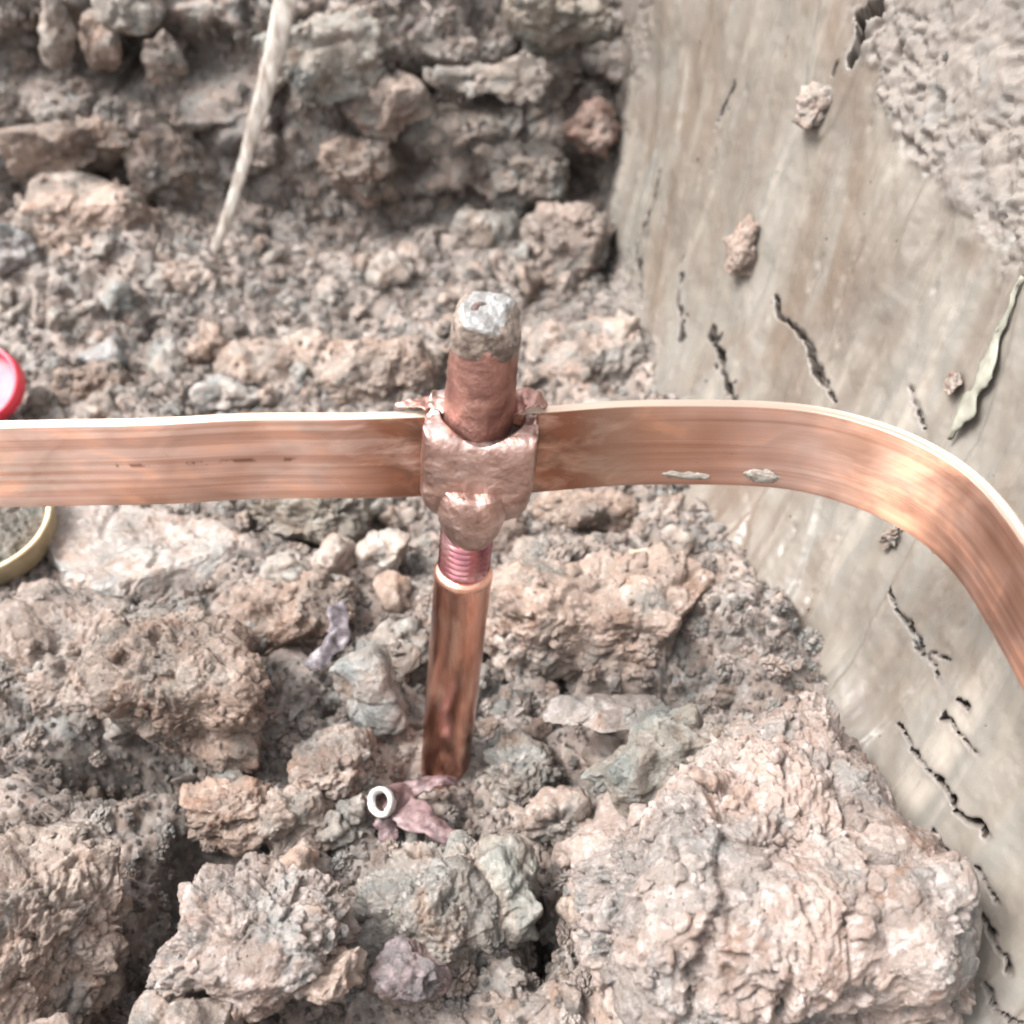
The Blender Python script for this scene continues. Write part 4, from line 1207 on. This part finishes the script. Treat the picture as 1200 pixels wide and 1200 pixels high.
ring = [k for k in range(m_)] + [k * m_ + m_ - 1 for k in range(1, n_)] + [(n_ - 1) * m_ + k for k in range(m_ - 2, -1, -1)] + [k * m_ for k in range(n_ - 2, 0, -1)]
rim_ = np.array([[ring[k], ring[(k + 1) % len(ring)], ring[(k + 1) % len(ring)] + len(fr_), ring[k] + len(fr_)] for k in range(len(ring))])
link('dead_leaf', mesh_np('dead_leaf', np.concatenate([fr_, bk]), np.concatenate([F_, F_[:, ::-1] + len(fr_), rim_])), M_LEAF,
     label='pale greenish dead leaf pressed on the wall at the right edge', cat='leaf')

# ------------------------------------------------------------------ red lid and tin at the left edge
M_RED = plain('red_plastic', (.62, .03, .06), (.70, .05, .08), 10, .38, 0, .1, .5)
M_PINK = plain('dusty_pink_plastic', (.34, .075, .10), (.42, .12, .15), 9, .55, 0, .2)
lid = bpy.data.objects.new('red_lid', None); col.objects.link(lid)
lid['label'] = 'red plastic jar lid propped open side up at the left edge'; lid['category'] = 'lid'
prof = [(0.01, -5), (17.6, -5), (18.3, -4.2), (18.5, 3.4), (18.1, 4.1), (17.2, 4.1), (16.6, 3.5), (16.4, -1.)]
V, q = lathe(prof, 96)
link('rim', mesh_np('rim', V, q), M_RED, lid)
prof = [(16.45, -1.6), (15.6, -2.2), (12, -2.4), (0.01, -2.4)]
V, q = lathe(prof, 96)
link('inner_disc', mesh_np('inner_disc', V, q), M_PINK, lid)
lid.location = (-247 * MM, 410 * MM, 20 * MM)
lid.rotation_euler = (R(40), R(-6), R(0))

M_TIN = plain('yellowed_tin_rim', (.42, .33, .20), (.60, .50, .33), 7, .4, .2, .2)
tin = bpy.data.objects.new('round_tin', None); col.objects.link(tin)
tin['label'] = 'round yellowish tin lying open on the clay at left edge'; tin['category'] = 'tin'
prof = [(0.01, -6), (26, -6), (27.4, -5), (27.6, 5), (28.2, 6), (27.8, 6.8), (26.6, 6.8), (26.0, 6), (25.8, -3), (0.01, -3.4)]
V, q = lathe(prof, 112)
link('tin_body', mesh_np('tin_body', V, q), M_TIN, tin)
tin.location = (-210 * MM, 312 * MM, 16 * MM)
tin.rotation_euler = (R(14), R(4), 0)
# dark grit in the tin
v, f = ico(6)
b_ = v * np.array([24.6, 24.6, 4.6], f32)
c_, tn_ = crumbs(b_ + 300, 33, 1., (9, 4.5, 2.4, 1.5), (2.6, 1.6, 1., .5))
b_ = b_ + v * np.array([.2, .2, 1.], f32) * c_[:, None]
o = link('grit', mesh_np('grit', b_, f, tn_), M_CLOD, label='dark grey grit filling the round tin', kind='stuff', color=(.50, .52, .48))
o.location = (-210 * MM, 312 * MM, 17.5 * MM); o.rotation_euler = tin.rotation_euler
print('TRIS', sum(len(o.data.polygons) * 2 if len(o.data.polygons) and o.data.polygons[0].loop_total == 4 else len(o.data.polygons) for o in {o.data.name: o for o in sc.objects if o.type == 'MESH'}.values()))
